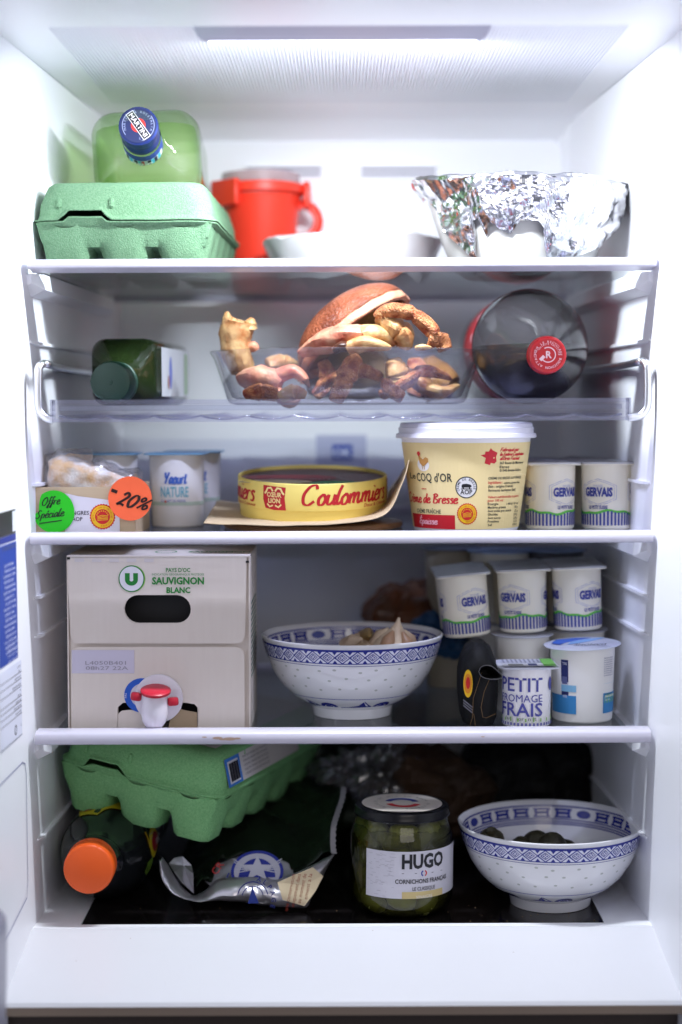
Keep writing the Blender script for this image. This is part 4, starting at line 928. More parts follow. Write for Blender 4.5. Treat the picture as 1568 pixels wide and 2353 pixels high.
for k in range(3):
    o_ = (k - 1) * per if k != 2 else per; o_ = (0, -per, per)[k]
    u0 = ua(694) + o_; W_ = per * .665
    P.script('Coulommiers', u0, .0160, .0080, RD, .0021, .0001, w=W_, shear=.22, k=6)
    P.text('Doux & Crémeux', u0 + W_ * 1.02, .0118, .0026, RD, .0002, w=W_ * .38, al='r', bold=.01, shear=.2)
    uc = ua(636) + o_; a, b = .0105, .0098; cz_ = .0205
    P.poly([(uc - a, cz_ + b), (uc + a, cz_ + b * .9), (uc + a * .9, cz_), (uc + a, cz_ - b), (uc, cz_ - b * 1.02), (uc - a * .8, cz_ - b * .9), (uc - a * 1.02, cz_ - b * .2)], RD, .0001)
    P.text('CŒUR', uc, cz_ + .0006, .0036, (240, 222, 150), .0003, w=.0135, al='c', bold=.03); P.text('LION', uc, cz_ - .0042, .0036, (240, 222, 150), .0003, w=.011, al='c', bold=.03)
    for sx in (-1, 1):
        P.line([(uc + sx * .001, cz_ + .0052), (uc + sx * .003, cz_ + .008), (uc + sx * .006, cz_ + .0075), (uc + sx * .0075, cz_ + .0045), (uc + sx * .009, cz_ + .003)], .0016, (240, 222, 150), .0003)
        P.line([(uc + sx * .001, cz_ - .0062), (uc + sx * .004, cz_ - .0075), (uc + sx * .0065, cz_ - .0052)], .0013, (240, 222, 150), .0003)
P.build('red_lettering', lid)
# tub of cream
cY = .086; cX = at(1071, 1100, cY).x; zlid = Zat(1004, cY - .055) - z3
t = thing('cream_tub', 'large pale yellow tub of thick cream with white lid and rooster print', 'cream tub', (cX, cY, z3))
M_TUB = mat('white_tub_plastic', rgb(242, 240, 242), .3, spec=.45); rt, rb_ = .0528, .0424
mb = MB(); mb.lathe([(rb_ - .002, .0006), (rb_ - .001, 0), (rb_, .0015), (rt, zlid - .001), (rt + .0008, zlid - .0005)], 96, c0=True, c1=True); mb.build('tub_body', M_TUB, t)
ht = Zat(973, cY - .05) - z3
mb = MB(); mb.lathe([(rt, zlid - .0018), (.0566, zlid - .002), (.0574, zlid - .0012), (.0566, zlid + .0016), (.0548, zlid + .002), (.0552, zlid + .0065), (.0542, zlid + .0068), (.0538, ht - .001), (.0526, ht), (.049, ht), (.048, ht - .001), (0, ht - .001)], 96, rad=lambda a, z: 1 + .006 * (abs(sin(a * 9)) > .88) * (zlid + .001 < z < zlid + .0064)); mb.build('lid', M_TUB, t, sharp=30)
rfc = lambda v: rb_ + (rt - rb_) * v / (zlid - .001) + .0001
P = Print(on_cone(rfc, rref=.048), .003); q = lambda px, py: cu(px, py, 1071, cY, rfc(Zat(py, cY - .046) - z3), z3, .048)
CRM = (240, 218, 156); DK = (52, 56, 50); RD = (205, 40, 46)
for k in range(96):
    w_ = 2 * pi * .048 / 96; a0 = -pi * .048 + w_ * k; P.raw([(a0, .0035), (a0 + w_, .0035), (a0 + w_, zlid - .0052), (a0, zlid - .0052)], [(0, 1, 2, 3)], CRM, .0002)
def tx(s_, px0, px1, py, h, c, **k):
    u0, v0 = q(px0, py); u1, _ = q(px1, py); P.text(s_, u0, v0, h * SC, c, .0005, w=u1 - u0, **k)
u0, v0 = q(960, 1105); u1, _ = q(1040, 1105); P.text("COQ d'OR", u0, v0, 19 * SC, DK, .0005, w=u1 - u0, bold=.012)
P.text('Le', u0 - .0105, v0 + .0018, 13 * SC, DK, .0005, w=.009, bold=.012)
u0, v0 = q(970, 1123); P.rect(u0, v0 - .0003, u0 + .0055, v0 + .0004, RD, .0004)
u0, v0 = q(1055, 1157); P.script('Crème de Bresse', u0 - .060, v0, 11.5 * SC, RD, .00125, .0003, w=.059, shear=.15)
tx('CRÈME FRAÎCHE', 960, 1014, 1177, 9, DK, bold=.012)
u0, v0 = q(958, 1213); u1, v1 = q(1046, 1184); P.rect(u0 - .006, .0035, u1, v1, (196, 22, 36), .0003)
u0, v0 = q(966, 1202); u1, _ = q(1006, 1202); P.script('Épaisse', u0, v0, 8 * SC, (240, 170, 180), .0011, .0006, w=u1 - u0, shear=.15)
u0, v0 = q(1072, 1120); r_ = 25.5 * SC; P.ell(u0, v0, r_, r_, (30, 30, 34), .0003, n=40); P.ell(u0, v0, r_ * .9, r_ * .9, (232, 230, 228), .0005, n=36)
P.arc('CRÈME DE BRESSE', u0, v0, r_ * .66, r_ * .20, radians(200), (40, 40, 44), .0007, step=r_ * .172, bold=.01)
P.text('AOP', u0, v0 - r_ * .62, r_ * .40, (30, 30, 34), .0007, w=r_ * 1.1, al='c', bold=.02)
P.poly([(u0 + a * r_, v0 + b * r_) for a, b in ((-.42, -.02), (-.42, .16), (-.34, .3), (.0, .34), (.3, .28), (.45, .2), (.48, .06), (.36, .02), (.36, -.12), (.26, -.12), (.24, .0), (-.2, .0), (-.22, -.12), (-.32, -.12), (-.34, -.02))], (30, 30, 34), .0007)
P.line([(u0 - .5 * r_, v0 - .14 * r_), (u0 + .52 * r_, v0 - .14 * r_)], .0006, (30, 30, 34), .0008)
u0, v0 = q(1074, 1181); pdo(P, u0, v0, 24 * SC, .0003)
u0, v0 = q(1125, 1050); k_ = 21 * SC
P.poly([(u0 + a * k_, v0 + b * k_) for a, b in ((-.95, .2), (-.5, .3), (-.45, .6), (-.1, .6), (.1, .98), (.3, .75), (.9, .45), (.75, .0), (.85, -.5), (.6, -.75), (.2, -.65), (.1, -.9), (-.5, -.7), (-.4, -.1), (-.7, .05))], (205, 30, 46), .0003)
P.ell(u0 + .5 * k_, v0 - .1 * k_, .0005, .0007, CRM, .0006, n=8)
for s_, py, w0, h, c, sc_ in (('Fabriqué par', 1037, 45, 7, RD, 1), ('la Laiterie Coopérative', 1047, 62, 6.5, RD, 1), ("d'Etrez Foissiat", 1057, 48, 7, RD, 1)):
    u0, v0 = q(1149, py); P.script(s_, u0, v0, h * .62 * SC, c, .00062, .0004, w=w0 * 1.25 * SC, shear=.3, k=3)
for s_, x0, x1, py, h, c in (('367 Route de Montrevel', 1148, 1201, 1067, 6, DK), ('Etrez', 1148, 1170, 1076, 6, DK), ('01340 Bresse-Vallons', 1148, 1196, 1084, 6, DK), ('CRÈME DE BRESSE AOP ÉPAISSE', 1122, 1196, 1102, 5.5, DK),
        ('Ingrédients :', 1122, 1155, 1112, 6, RD), ('crème pasteurisée', 1158, 1193, 1112, 5, DK), ('(lait : origine France)', 1122, 1178, 1121, 6, DK), ('ferments lactiques (lait)', 1122, 1184, 1130, 6, DK),
        ('Valeurs nutritionnelles moyennes', 1121, 1191, 1145, 5.5, RD), ('pour 100 ml :', 1121, 1158, 1153, 5.5, RD), ('Énergie', 1121, 1145, 1161, 5.5, DK), ('1 445 kJ / 351 kcal', 1164, 1190, 1160, 5, DK),
        ('Matières grasses', 1121, 1162, 1169, 5.5, DK), ('38 g', 1182, 1189, 1167, 5, DK), ('dont acides gras saturés', 1121, 1174, 1177, 5.5, DK), ('25 g', 1182, 1189, 1176, 5, DK), ('Glucides', 1121, 1144, 1185, 5.5, DK), ('2,8 g', 1180, 1188, 1184, 5, DK),
        ('dont sucres', 1121, 1150, 1193, 5.5, DK), ('2,8 g', 1180, 1188, 1192, 5, DK), ('Protéines', 1121, 1146, 1201, 5.5, DK), ('2,2 g', 1180, 1187, 1199, 5, DK), ('Sel', 1121, 1130, 1209, 5.5, DK), ('0,06 g', 1178, 1187, 1207, 5, DK)):
    tx(s_, x0, x1, py, h, c, bold=.015)
u0, v0 = q(972, 1060); k_ = 20 * SC
P.ell(u0, v0 - .4 * k_, k_ * .9, k_ * .75, (240, 236, 230), .0003, n=24)
P.poly([(u0 + a * k_, v0 + b * k_) for a, b in ((-.55, .75), (-.35, .8), (-.25, .45), (.1, .25), (.5, .5), (.85, .35), (.8, -.1), (.4, -.4), (.1, -.55), (-.1, -.5), (-.45, -.2), (-.55, .3))], (196, 140, 70), .0006)
P.line([(u0 - .1 * k_, v0 - .4 * k_), (u0 - .05 * k_, v0 - .95 * k_)], .0006, (190, 150, 60), .0006); P.line([(u0 + .2 * k_, v0 - .4 * k_), (u0 + .2 * k_, v0 - .95 * k_)], .0006, (190, 150, 60), .0006)
P.poly([(u0 + a * k_, v0 + b * k_) for a, b in ((-.75, .9), (-.6, 1.15), (-.3, 1.15), (-.2, .85), (-.35, .7), (-.5, .55), (-.62, .7))], (206, 40, 40), .0008)
P.build('tub_print', t)
# small ribbed fresh cheese pots, joined in packs
M_CRP = mat('cream_pot', rgb(238, 232, 216), .38, spec=.4, sss=.1)
M_SILV = mat('silver_foil_lid', rgb(200, 200, 204), .38, .5, bump=(300, .4, .001))
NAVY = (62, 70, 150); GRN = (96, 190, 70)
GR, GB, GH, GS = .0208, .0196, 0, .0468
def gervais_print(t, H, ang, par):
    P = Print(on_cone(lambda v: GB + (GR - GB) * v / H + .00035, rref=GR), .0025); per = 2 * pi * GR / 3
    for k in range(-1, 2):
        u = ang + k * per; v = H * .56
        for s_, lw in ((1, .00035), (.88, .0003)):
            a, b = .0155 * s_, .0110 * s_; P.line([(u - a, v + b * .5), (u - a * .5, v + b * .8), (u, v + b), (u + a * .5, v + b * .8), (u + a, v + b * .5), (u + a, v - b * .5), (u + a * .5, v - b * .8), (u, v - b), (u - a * .5, v - b * .8), (u - a, v - b * .5), (u - a, v + b * .5)], lw, (150, 156, 200), .0001)
        P.text('GERVAIS', u, v - .0030, .0066, NAVY, .0002, w=.0245, al='c', bold=.05)
        P.text('FONDÉE', u, v + .0045, .0016, (150, 156, 200), .0002, w=.008, al='c')
        P.text('LE PETIT SUISSE', u, v - .0135, .0026, NAVY, .0002, w=.0165, al='c', bold=.03)
    c = 2 * pi * GR
    tops = []
    for i in range(42):
        u = -c / 2 + c * i / 42; z = H * .235 + .0030 * abs(((u - ang) / per * 1 + .75) % 1 - .5) * 2 + .0006 * sin(i * 5.1); tops.append((u, z))
    P.line(tops + [(c / 2, tops[0][1])], .0020, GRN, .0002)
    for i, (u, z) in enumerate(tops): P.rect(u + .0003, H * .065, u + .0020, z - .0006, NAVY, .0003)
    P.build('pot_print', par)
def gervais_pack(name, label, loc, cols, rows, H, angs, rot=(0, 0, 0), tilt=None):
    t = thing(name, label, 'pot pack', loc, rot, group='packs of small fresh cheese pots')
    for j in range(rows):
        for i in range(cols):
            e = MB(); rad = lambda a, z: 1 + (.012 if int(a / (2 * pi) * 96) % 2 else 0) * (.001 < z < H * .93)
            x, y = i * GS, j * GS
            e.lathe([(GB - .002, .0004), (GB - .0012, 0), (GB, .0014), (GR, H - .0035), (GR + .0002, H - .0012)], 96, c0=True, c1=True, rad=rad)
            b = e.build('pot', M_CRP, t, sharp=20); b.location = (x, y, 0)
            e = MB(); lid_sheet(e, GS - .0006, GS - .0006, H, .006, seed=i * 7 + j * 3, crinkle=.0022); l = e.build('foil_lid', M_SILV, b, sharp=25)
            e = MB(); rbox(e, GS - .0003, GS - .0003, .0009, .006, .0002, H - .0017); e.build('rim_plate', M_CRP, b)
            if j == 0: gervais_print(t, H, angs[i % len(angs)], b)
            if tilt and i == 0: b.rotation_euler = (0, tilt, 0); b.location.z = -GS * sin(abs(tilt)) * .6; b.location.x = x - .001
    return t
gY = .100; gH = Zat(1066, gY - .02) - z3
p = at(1264, 1200, gY); gervais_pack('pot_pack', 'pack of small ribbed white pots at the right, on the shelf beside the cream tub', (p.x, gY, z3), 2, 3, gH, (.0125, -.0105))
# ================================================================ fourth level
z4 = SH['s4']
M_CARD = mat('white_lined_board', rgb(224, 214, 205), .7, bump=(350, .06, .0004), var=(40, .7, rgb(219, 208, 199)), vscale=(6, 1, .6))
M_BOARD = mat('raw_board', rgb(186, 164, 136), .8, bump=(400, .2, .0006))
wy = .030; A = at(151, 1281, wy); B = at(573, 1286, wy); Wb = B.x - A.x; Hb = A.z - z4; Db = .105
t = thing('wine_box', 'white cardboard wine box with red tap and green lettering', 'wine box', (A.x, wy, z4))
t.rotation_euler = (0, radians(.25), 0); SCW = 1.33 / F
def w(px, py): p = at(px, py, wy); return (p.x - A.x, p.z - z4)
hole = []
hc = w(361, 1399); hw = 44 * SCW; hr_ = 33 * SCW
for s_, c in ((1, hc[0] + hw), (-1, hc[0] - hw)):
    for i in range(13): a = (-pi / 2 + pi * i / 12) * 1 + (0 if s_ > 0 else pi); hole.append((c + hr_ * cos(a), hc[1] + hr_ * sin(a)))
mb = MB(); mb.box(0, .0012, .0004, Db, 0, Hb); mb.box(Wb - .0012, Wb, .0004, Db, 0, Hb); mb.box(.0012, Wb - .0012, Db - .0012, Db, 0, Hb); mb.box(.0012, Wb - .0012, .0022, Db - .0012, 0, .0012)
mb.build('carton_body', M_CARD, t, smooth=False)
mb = MB(); mb.box(0.0002, Wb - .0002, .0002, Db, Hb + .0001, Hb + .0014); mb.build('top_panel', M_CARD, t, smooth=False)
fl = w(268, 1630)[0]; fr_ = w(456, 1630)[0]; fz = w(300, 1616)[1]
curve_panel('front_panel', [(0, 0), (fl + .001, 0), (fl + .001, fz), (fr_ - .001, fz), (fr_ - .001, 0), (Wb, 0), (Wb, Hb), (0, Hb)], [[(x, y) for x, y in hole]], .0014, M_CARD, t).location = (0, .0034, 0)
mb = MB(); mb.box(.006, Wb - .006, .030, Db - .01, .002, Hb - .02); mb.build('inner_bag', mat('dark_interior_shade', (.02, .02, .022, 1), .35), t, smooth=False)  # near-black colour stands for the darkness inside the box
def corner(cx, cz, r, a0, a1, n=6): return [(cx + r * cos(radians(a0 + (a1 - a0) * i / n)), cz + r * sin(radians(a0 + (a1 - a0) * i / n))) for i in range(n + 1)]
l0, r0_ = w(160, 1400)[0], w(562, 1400)[0]; zg = w(300, 1478)[1]; r = .0072
ho2 = [(x, y) for x, y in hole]
curve_panel('upper_flap', corner(l0 + r, zg + r, r, 180, 270) + corner(r0_ - r, zg + r, r, 270, 360) + [(r0_ + .0015, Hb - .0002), (l0 - .002, Hb - .0002)], [ho2], .0011, M_CARD, t).location = (0, .0001, 0)
zg2 = w(300, 1486)[1]; jag = []
nj = 9; fx = [(fr_, 0), (fr_, fz - .004), (fr_ - .003, fz - .0005), (w(412, 1616)[0], fz + .0015), (w(405, 1624)[0], fz - .001), (w(385, 1640)[0], fz - .008), (w(332, 1640)[0], fz - .007), (w(322, 1626)[0], fz + .0002), (w(305, 1624)[0], fz + .0015), (fl + .005, fz + .0005), (fl + .001, fz - .003), (fl, 0)]
l1, r1 = w(163, 1600)[0], w(562, 1600)[0]
curve_panel('lower_flap', [(l1, 0)] + [(l1, 0.0)] * 0 + fx[::-1] + [(r1, 0)] + corner(r1 - r, zg2 - r, r, 0, 90) + corner(l1 + r, zg2 - r, r, 90, 180), [], .0011, M_CARD, t).location = (0, .0001, 0)
a_, b_ = w(455, 1640), w(395, 1683)
curve_panel('torn_tongue', [(w(385, 1650)[0], 0), (w(452, 1650)[0], 0), (w(452, 1650)[0], w(0, 1640)[1]), (w(420, 1630)[0], w(0, 1634)[1]), (w(395, 1625)[0], w(0, 1626)[1])], [], .001, M_BOARD, t).location = (0, .004, 0)
curve_panel('torn_tongue', [(w(270, 1650)[0], 0), (w(335, 1650)[0], 0), (w(332, 1645)[0], w(0, 1645)[1]), (w(322, 1637)[0], w(0, 1637)[1]), (w(300, 1632)[0], w(0, 1632)[1]), (w(280, 1632)[0], w(0, 1634)[1]), (w(270, 1640)[0], w(0, 1642)[1])], [], .001, M_CARD, t).location = (0, .0005, 0)
P = Print(on_plane((0, -.0006, 0), (1, 0, 0), (0, 0, 1)), .02); GN = (24, 128, 48); S = SCW
u, v = w(303, 1329); P.ell(u, v, 30 * S, 31 * S, (140, 190, 90), .0001, n=40); u, v = w(301, 1329); P.ell(u, v, 30 * S, 31 * S, GN, .0002, n=40); P.ell(u, v, 27.5 * S, 28.5 * S, (226, 224, 232), .0003, n=40)
P.rect(u - 15 * S, v - 2 * S, u - 4 * S, v + 13 * S, GN, .0004); P.rect(u + 4 * S, v - 2 * S, u + 15 * S, v + 13 * S, GN, .0004)
P.ell(u, v - 2 * S, 15 * S, 14 * S, GN, .0004, n=18, r0=.30, a0=pi, a1=2 * pi)
for s_, px, py, h, ww, bo in (("PAYS D'OC", 408, 1313, 9, 56, .02), ('INDICATION GÉOGRAPHIQUE PROTÉGÉE', 408, 1321, 4.6, 120, .0), ('SAUVIGNON', 408, 1341, 15.5, 120, .035), ('BLANC', 409, 1361, 12.5, 55, .035)):
    u, v = w(px, py); P.text(s_, u, v, h * S, GN, .0004, w=ww * S, al='c', bold=bo)
P.build('box_print', t); P = Print(on_plane((0, -.0006, 0), (1, 0, 0), (0, 0, 1)), .02)
x0, y0 = w(165, 1547); x1, y1 = w(308, 1493); P.rect(x0, y0, x1, y1, (206, 200, 218), .0001)
for s_, px, py, ww in (('L4050B401', 196, 1527, 94), ('08h27 22A', 197, 1539, 98)):
    u, v = w(px, py); P.text(s_, u, v, 8.5 * S, (150, 146, 160), .0003, w=ww * S)
P.build('date_code', t); P = Print(on_plane((0, -.0006, 0), (1, 0, 0), (0, 0, 1)), .02)
for k in range(8): x0, y0 = w(170 + k * 40 * 1.0, 1291); P.rect(x0, y0, x0 + 22 * S, y0 + 8 * S, (214, 206, 206), .0001) if k < 5 else None
for k in range(3): x0, y0 = w(482 + k * 44, 1679); P.rect(x0, y0, x0 + 22 * S, y0 + 7 * S, (214, 206, 206), .0001)
P.build('glue_marks', t); P = Print(on_plane((0, -.0006, 0), (1, 0, 0), (0, 0, 1)), .02)
u, v = w(326, 1597); P.ell(u, v, 41 * S, 40 * S, (36, 92, 196), .0001, n=40, a0=radians(60), a1=radians(262)); P.ell(u + 2 * S, v, 29 * S, 28 * S, (206, 204, 214), .0002, n=30); P.text('PAS', u - 35 * S, v - 6 * S, 5 * S, (225, 225, 240), .0003, rot=pi / 2)
P.build('tap_label', t)
P = Print(on_plane((0, 0, Hb + .0015), (1, 0, 0), (0, 1, 0)), .05)
P.text('SAUVIGNON', .118, .030, .008, GN, .0001, w=.05, al='c', bold=.03); P.ell(.075, .034, .009, .012, GN, .0001, r0=.85); P.build('top_print', t)
P = Print(on_plane((Wb + .0002, 0, 0), (0, 1, 0), (0, 0, 1)), .05)
for k in range(14): P.rect(.012, Hb * .72 - k * .0045, .085, Hb * .72 - k * .0045 + .0018, (90, 120, 100), .0001)
P.build('side_print', t)
for px, py in ((156, 1283), (567, 1289), (570, 1679)):   # black pulled corners
    u, v = w(px, py); mb = MB(); mb.box(u - .0012, u + .0012, -.0008, .0006, max(0, v - .0008), v + .0008); mb.build('corner_notch', mat('notch_black', (.01, .01, .01, 1), .9), t, smooth=False)
M_TAP = mat('milky_tap', (.74, .70, .76, 1), .3, sss=.25); M_TR = mat('red_tap', rgb(184, 30, 52), .32)
u, v = w(364, 1603)
mb = MB(); mb.lathe([(0, -.0042), (.0175, -.0040), (.0190, -.0030), (.0192, -.0014), (.0180, -.0008), (0, -.0008)], 56, ax='y'); d = mb.build('tap_flange', M_TAP, t); d.location = (u + .0004, 0, v)
tu, tv = w(360, 1583)
mb = MB(); mb.lathe([(.0092, 0), (.0096, -.004), (.0104, -.012), (.0104, -.017), (.0092, -.0225), (.0066, -.0265), (.0057, -.0275), (.0056, -.033), (.0050, -.0335), (.0042, -.0330)], 40, c1=True); mb.lathe([(.0, 0.0), (.0092, 0)], 40)
sp = mb.build('tap_spout', M_TAP, t); sp.location = (tu, -.0135, tv - .001); sp.rotation_euler = (radians(3), radians(2), 0)
mb = MB(); mb.lathe([(0, .0034), (.0090, .0036), (.0106, .0031), (.0117, .0024), (.0117, .0004), (.0110, 0), (0, 0)], 72, rad=lambda a, z: 1 + (.03 if int(a / (2 * pi) * 72) % 2 else 0) * (.0004 < z < .004)); wh = mb.build('tap_wheel', M_TR, t, sharp=25); wh.location = (tu + .0006, -.0138, tv - .0005); wh.rotation_euler = (radians(14), radians(2), 0)
for px, py, s_ in ((317, 1594, -1), (401, 1605, 1)):
    a, b = w(px, py); mb = MB(); rbox(mb, .0086, .007, .0066, .003, .0016, -.0033); o = mb.build('tap_wing', M_TR, t); o.location = (a, -.012, b); o.rotation_euler = (0, radians(8 if s_ < 0 else -4), 0)
# blue and white rice bowls
M_PORC = mat('glazed_porcelain', (.74, .74, .77, 1), .10, spec=.6, coat=.3)
BL = (44, 52, 140)
def bo(z):    # outer radius
    pr = [(0, .0325), (.0085, .0338), (.0115, .0395), (.018, .0500), (.027, .0590), (.038, .0660), (.050, .0708), (.060, .0738), (.066, .0752)]
    for (a, ra_), (b, rb2) in zip(pr, pr[1:]):
        if z <= b: return ra_ + (rb2 - ra_) * (z - a) / (b - a)
    return .0752
def rice_bowl(label, loc, rot=0):
    t = thing('rice_bowl', label, 'bowl', loc, (0, 0, rot), group='blue and white porcelain bowls')
    mb = MB(); H = .066; zs_ = [.0085, .0098, .0115, .014, .018, .022, .027, .032, .038, .044, .050, .055, .060, .063, .065]
    po = [(.0290, .0012), (.0300, 0), (.0325, .0004), (.0330, .003)] + [(bo(z), z) for z in zs_] + [(.0757, .0662), (.0754, .0672), (.0744, .0676), (.0734, .0668)] + [(bo(z) - .0030, z + .0012) for z in reversed(zs_[4:-1])] + [(.036, .0150), (.015, .0128), (0, .0125)]
    mb.lathe(po, 112, c0=True); mb.build('bowl_body', M_PORC, t, sharp=50)
    P = Print(on_cone(lambda v: bo(v) + .00012, rref=.072), .004); C = 2 * pi * .072; n = 38; wv_ = C / n
    z0, z1 = .0525, .0622
    for (a, b) in ((.0620, .0638), (.0518, .0526), (.0500, .0504)): P.rect(-C / 2, a, C / 2, b, BL, .0001)
    P.rect(-C / 2, z0, C / 2, z1, (226, 228, 244), .0)
    for k in range(n):
        c = -C / 2 + wv_ * (k + .5); zm = (z0 + z1) / 2; hh = (z1 - z0) / 2
        P.line([(c - wv_ * .5, zm), (c, z1), (c + wv_ * .5, zm), (c, z0), (c - wv_ * .5, zm)], .00105, BL, .0001)
        P.line([(c - wv_ * .30, zm), (c, zm + hh * .58), (c + wv_ * .30, zm), (c, zm - hh * .58), (c - wv_ * .30, zm)], .0007, BL, .00018)
        for dx, dz_ in ((0, .0013), (0, -.0013), (.0013, 0), (-.0013, 0)): P.ell(c + dx, zm + dz_, .0007, .0007, BL, .0001, n=6)
        for zz2, s_ in ((z1, -1), (z0, 1)): P.raw([(c + wv_ * .5 - .0020, zz2), (c + wv_ * .5 + .0020, zz2), (c + wv_ * .5, zz2 + s_ * .0027)], [(0, 1, 2)], BL, .0002)
    P.rect(-C / 2, .0202, C / 2, .0207, (70, 80, 170), .0001)
    for k in range(6):   # wave and peak motif above the foot
        c = -C / 2 + C / 6 * k; q = C / 6
        P.poly([(c - q * .5, .0122), (c - q * .35, .0125), (c - q * .18, .0140), (c - q * .10, .0185), (c - q * .02, .0150), (c + q * .06, .0128), (c + q * .10, .0120), (c - q * .5, .0116)], BL, .0001)
        P.poly([(c - q * .11, .0178), (c - q * .05, .0135), (c + q * .0, .0130)], (226, 228, 244), .0003)
        P.ell(c + q * .27, .0120, q * .17, .0045, BL, .0001, n=16, a0=0, a1=pi, r0=.55); P.ell(c + q * .27, .0120, q * .08, .0024, BL, .0002, n=10, a0=0, a1=pi)
        P.line([(c - q * .5, .0118), (c + q * .5, .0118)], .0006, BL, .0002)
    P.build('outer_pattern', t, .15)
    P = Print(on_cone(lambda v: bo(v), rref=.070), .004); C = 2 * pi * .070
    for k in range(26):   # translucent rice grains
        for j, z in enumerate((.0300, .0385, .0458)):
            a = -C / 2 + C / 26 * (k + (.5 if j % 2 else 0) + .12 * sin(k * 3.1 + j)); zz2 = z + .0012 * sin(k * 2.3 + j); P.ell(a, zz2, .0016, .0009, (176, 180, 176), .0001, n=8)
    P.build('rice_grains', t, .12)
    P = Print(lambda u, v, h: on_cone(lambda z: bo(z - .0012) - .0031, rref=.070)(u, v + .0012, -h - .0001), .004)
    P.rect(-C / 2, .0612, C / 2, .0625, BL, .0001); 
    for z in (.0508, .0488, .0470): P.rect(-C / 2, z, C / 2, z + .0010, BL, .0001)
    for k in range(24):
        c = -C / 2 + C / 24 * (k + .5); a = C / 24 * .40
        if k % 6 == 0: P.ell(c, .0564, a * .9, .0034, BL, .0001, n=12); continue
        P.rect(c - a, .0584, c + a, .0602, BL, .0001); P.rect(c - a, .0524, c + a, .0540, BL, .0001)
        for q in (-.7, .7): P.rect(c + a * q - .0012, .0534, c + a * q + .0012, .0596, BL, .0002)
        P.rect(c - a * .75, .0552, c + a * .75, .0576, BL, .00015)
    P.build('inner_pattern', t, .15); return t
b1 = at(810, 1600, .104); rice_bowl('white rice bowl with blue pattern holding garlic, beside the wine box', (b1.x, .104, z4), .3)
fyc = .068; b2 = at(1265, 2000, fyc); rice_bowl('white rice bowl with blue pattern on the black floor beside the pickle jar', (b2.x, fyc, ZFL - .0012), .9)
M_GSK = mat('garlic_skin', rgb(214, 196, 170), .55, bump=(260, .6, .002), var=(90, .6, rgb(150, 120, 96)), vscale=(1, 1, .3)); M_GCL = mat('garlic_clove', rgb(170, 146, 86), .35, var=(60, .5, rgb(120, 92, 66)))
def clove_bulb(name, label, cat, c, R, n, m1, m2, open_=.5, h=1.0, rot=(0, 0, 0)):
    t = thing(name, label, cat, c, rot)
    mb = MB(); mb.lathe([(0, -.8 * R)] + [(R * sin(radians(a)) * 1.0, -R * .8 * cos(radians(a))) for a in range(15, 100, 12)] + [(R * .93, R * .35), (R * .7, R * .62 * h), (R * .35, R * .95 * h), (R * .12, R * 1.35 * h), (R * .05, R * 1.6 * h)], 48, c1=True,
             rad=lambda a, z: 1 + .07 * abs(sin(a * n / 2)) + .05 * noise.noise(Vector((cos(a) * 3, sin(a) * 3, z * 90)))); mb.build('skin', m1, t)
    for k in range(n):
        a = 2 * pi * k / n - 1.2; mb = MB(); c_ = Vector((cos(a) * R * .62, sin(a) * R * .62, R * .2))
        mb.tube([c_ + Vector((cos(a) * .2 * R, sin(a) * .2 * R, -R * .7)), c_ + Vector((cos(a) * .35 * R, sin(a) * .35 * R, -R * .2)), c_ + Vector((cos(a) * .15 * R, sin(a) * .15 * R, R * .35)), c_ + Vector((-cos(a) * .2 * R, -sin(a) * .2 * R, R * .75))], [R * .2, R * .42, R * .34, R * .08], 12); mb.build('clove', m2 if k % 2 == 0 else m1, t)
    return t
clove_bulb('garlic_bulb', 'cut garlic bulb lying low in the middle of the upper rice bowl', 'garlic', at(838, 1500, .100), .0165, 5, M_GSK, M_GCL, rot=(radians(50), 0, radians(20)), h=.5)
clove_bulb('garlic_bulb', 'papery garlic bulb with pointed tip at the right of the upper rice bowl', 'garlic', at(906, 1490, .095), .0165, 5, M_GSK, mat('garlic_pink', rgb(150, 116, 88), .4), rot=(radians(8), radians(6), .4), h=1.0)
clove_bulb('garlic_piece', 'small brown garlic clove at the left of the upper rice bowl', 'garlic', at(775, 1514, .110), .0095, 3, M_GCL, M_GCL, rot=(.5, .3, 0), h=.6)
for k, (px, py, r) in enumerate(((1128, 1935, .0120), (1200, 1952, .0110), (1232, 1945, .0135), (1268, 1945, .0125), (1300, 1958, .0110), (1170, 1975, .0120))):
    mb = MB(); n_ = 20
    mb.lathe([(0, -r)] + [(r * sin(radians(a)) * .95, -r * cos(radians(a))) for a in range(20, 161, 20)] + [(r * .28, r * .95), (r * .35, r * 1.15), (0, r * 1.0)], 22, rad=lambda a, z: 1 + .12 * noise.noise(Vector((cos(a) * 2 + k, sin(a) * 2, z * 60))))
    c_ = at(px, py, .062 + .006 * (k % 3)); o = mb.build('artichoke_heart', mat('dark_green_vegetable', rgb(66, 62, 38), .45, var=(80, .6, rgb(36, 32, 22)), bump=(200, .5, .002)))
    o.location = c_; o.rotation_euler = (.6 + k, .4 * k, 0)
    tag(o, ('dark green lump at the far left inside the lower rice bowl', 'small dark green lump left of the middle in the lower rice bowl', 'largest dark green lump in the middle of the lower rice bowl', 'dark green lump right of the middle in the lower rice bowl', 'rightmost dark green lump in the lower rice bowl', 'dark green lump lowest in the lower rice bowl, mostly hidden by its rim')[k], 'vegetable', 'dark green pieces in the lower bowl')
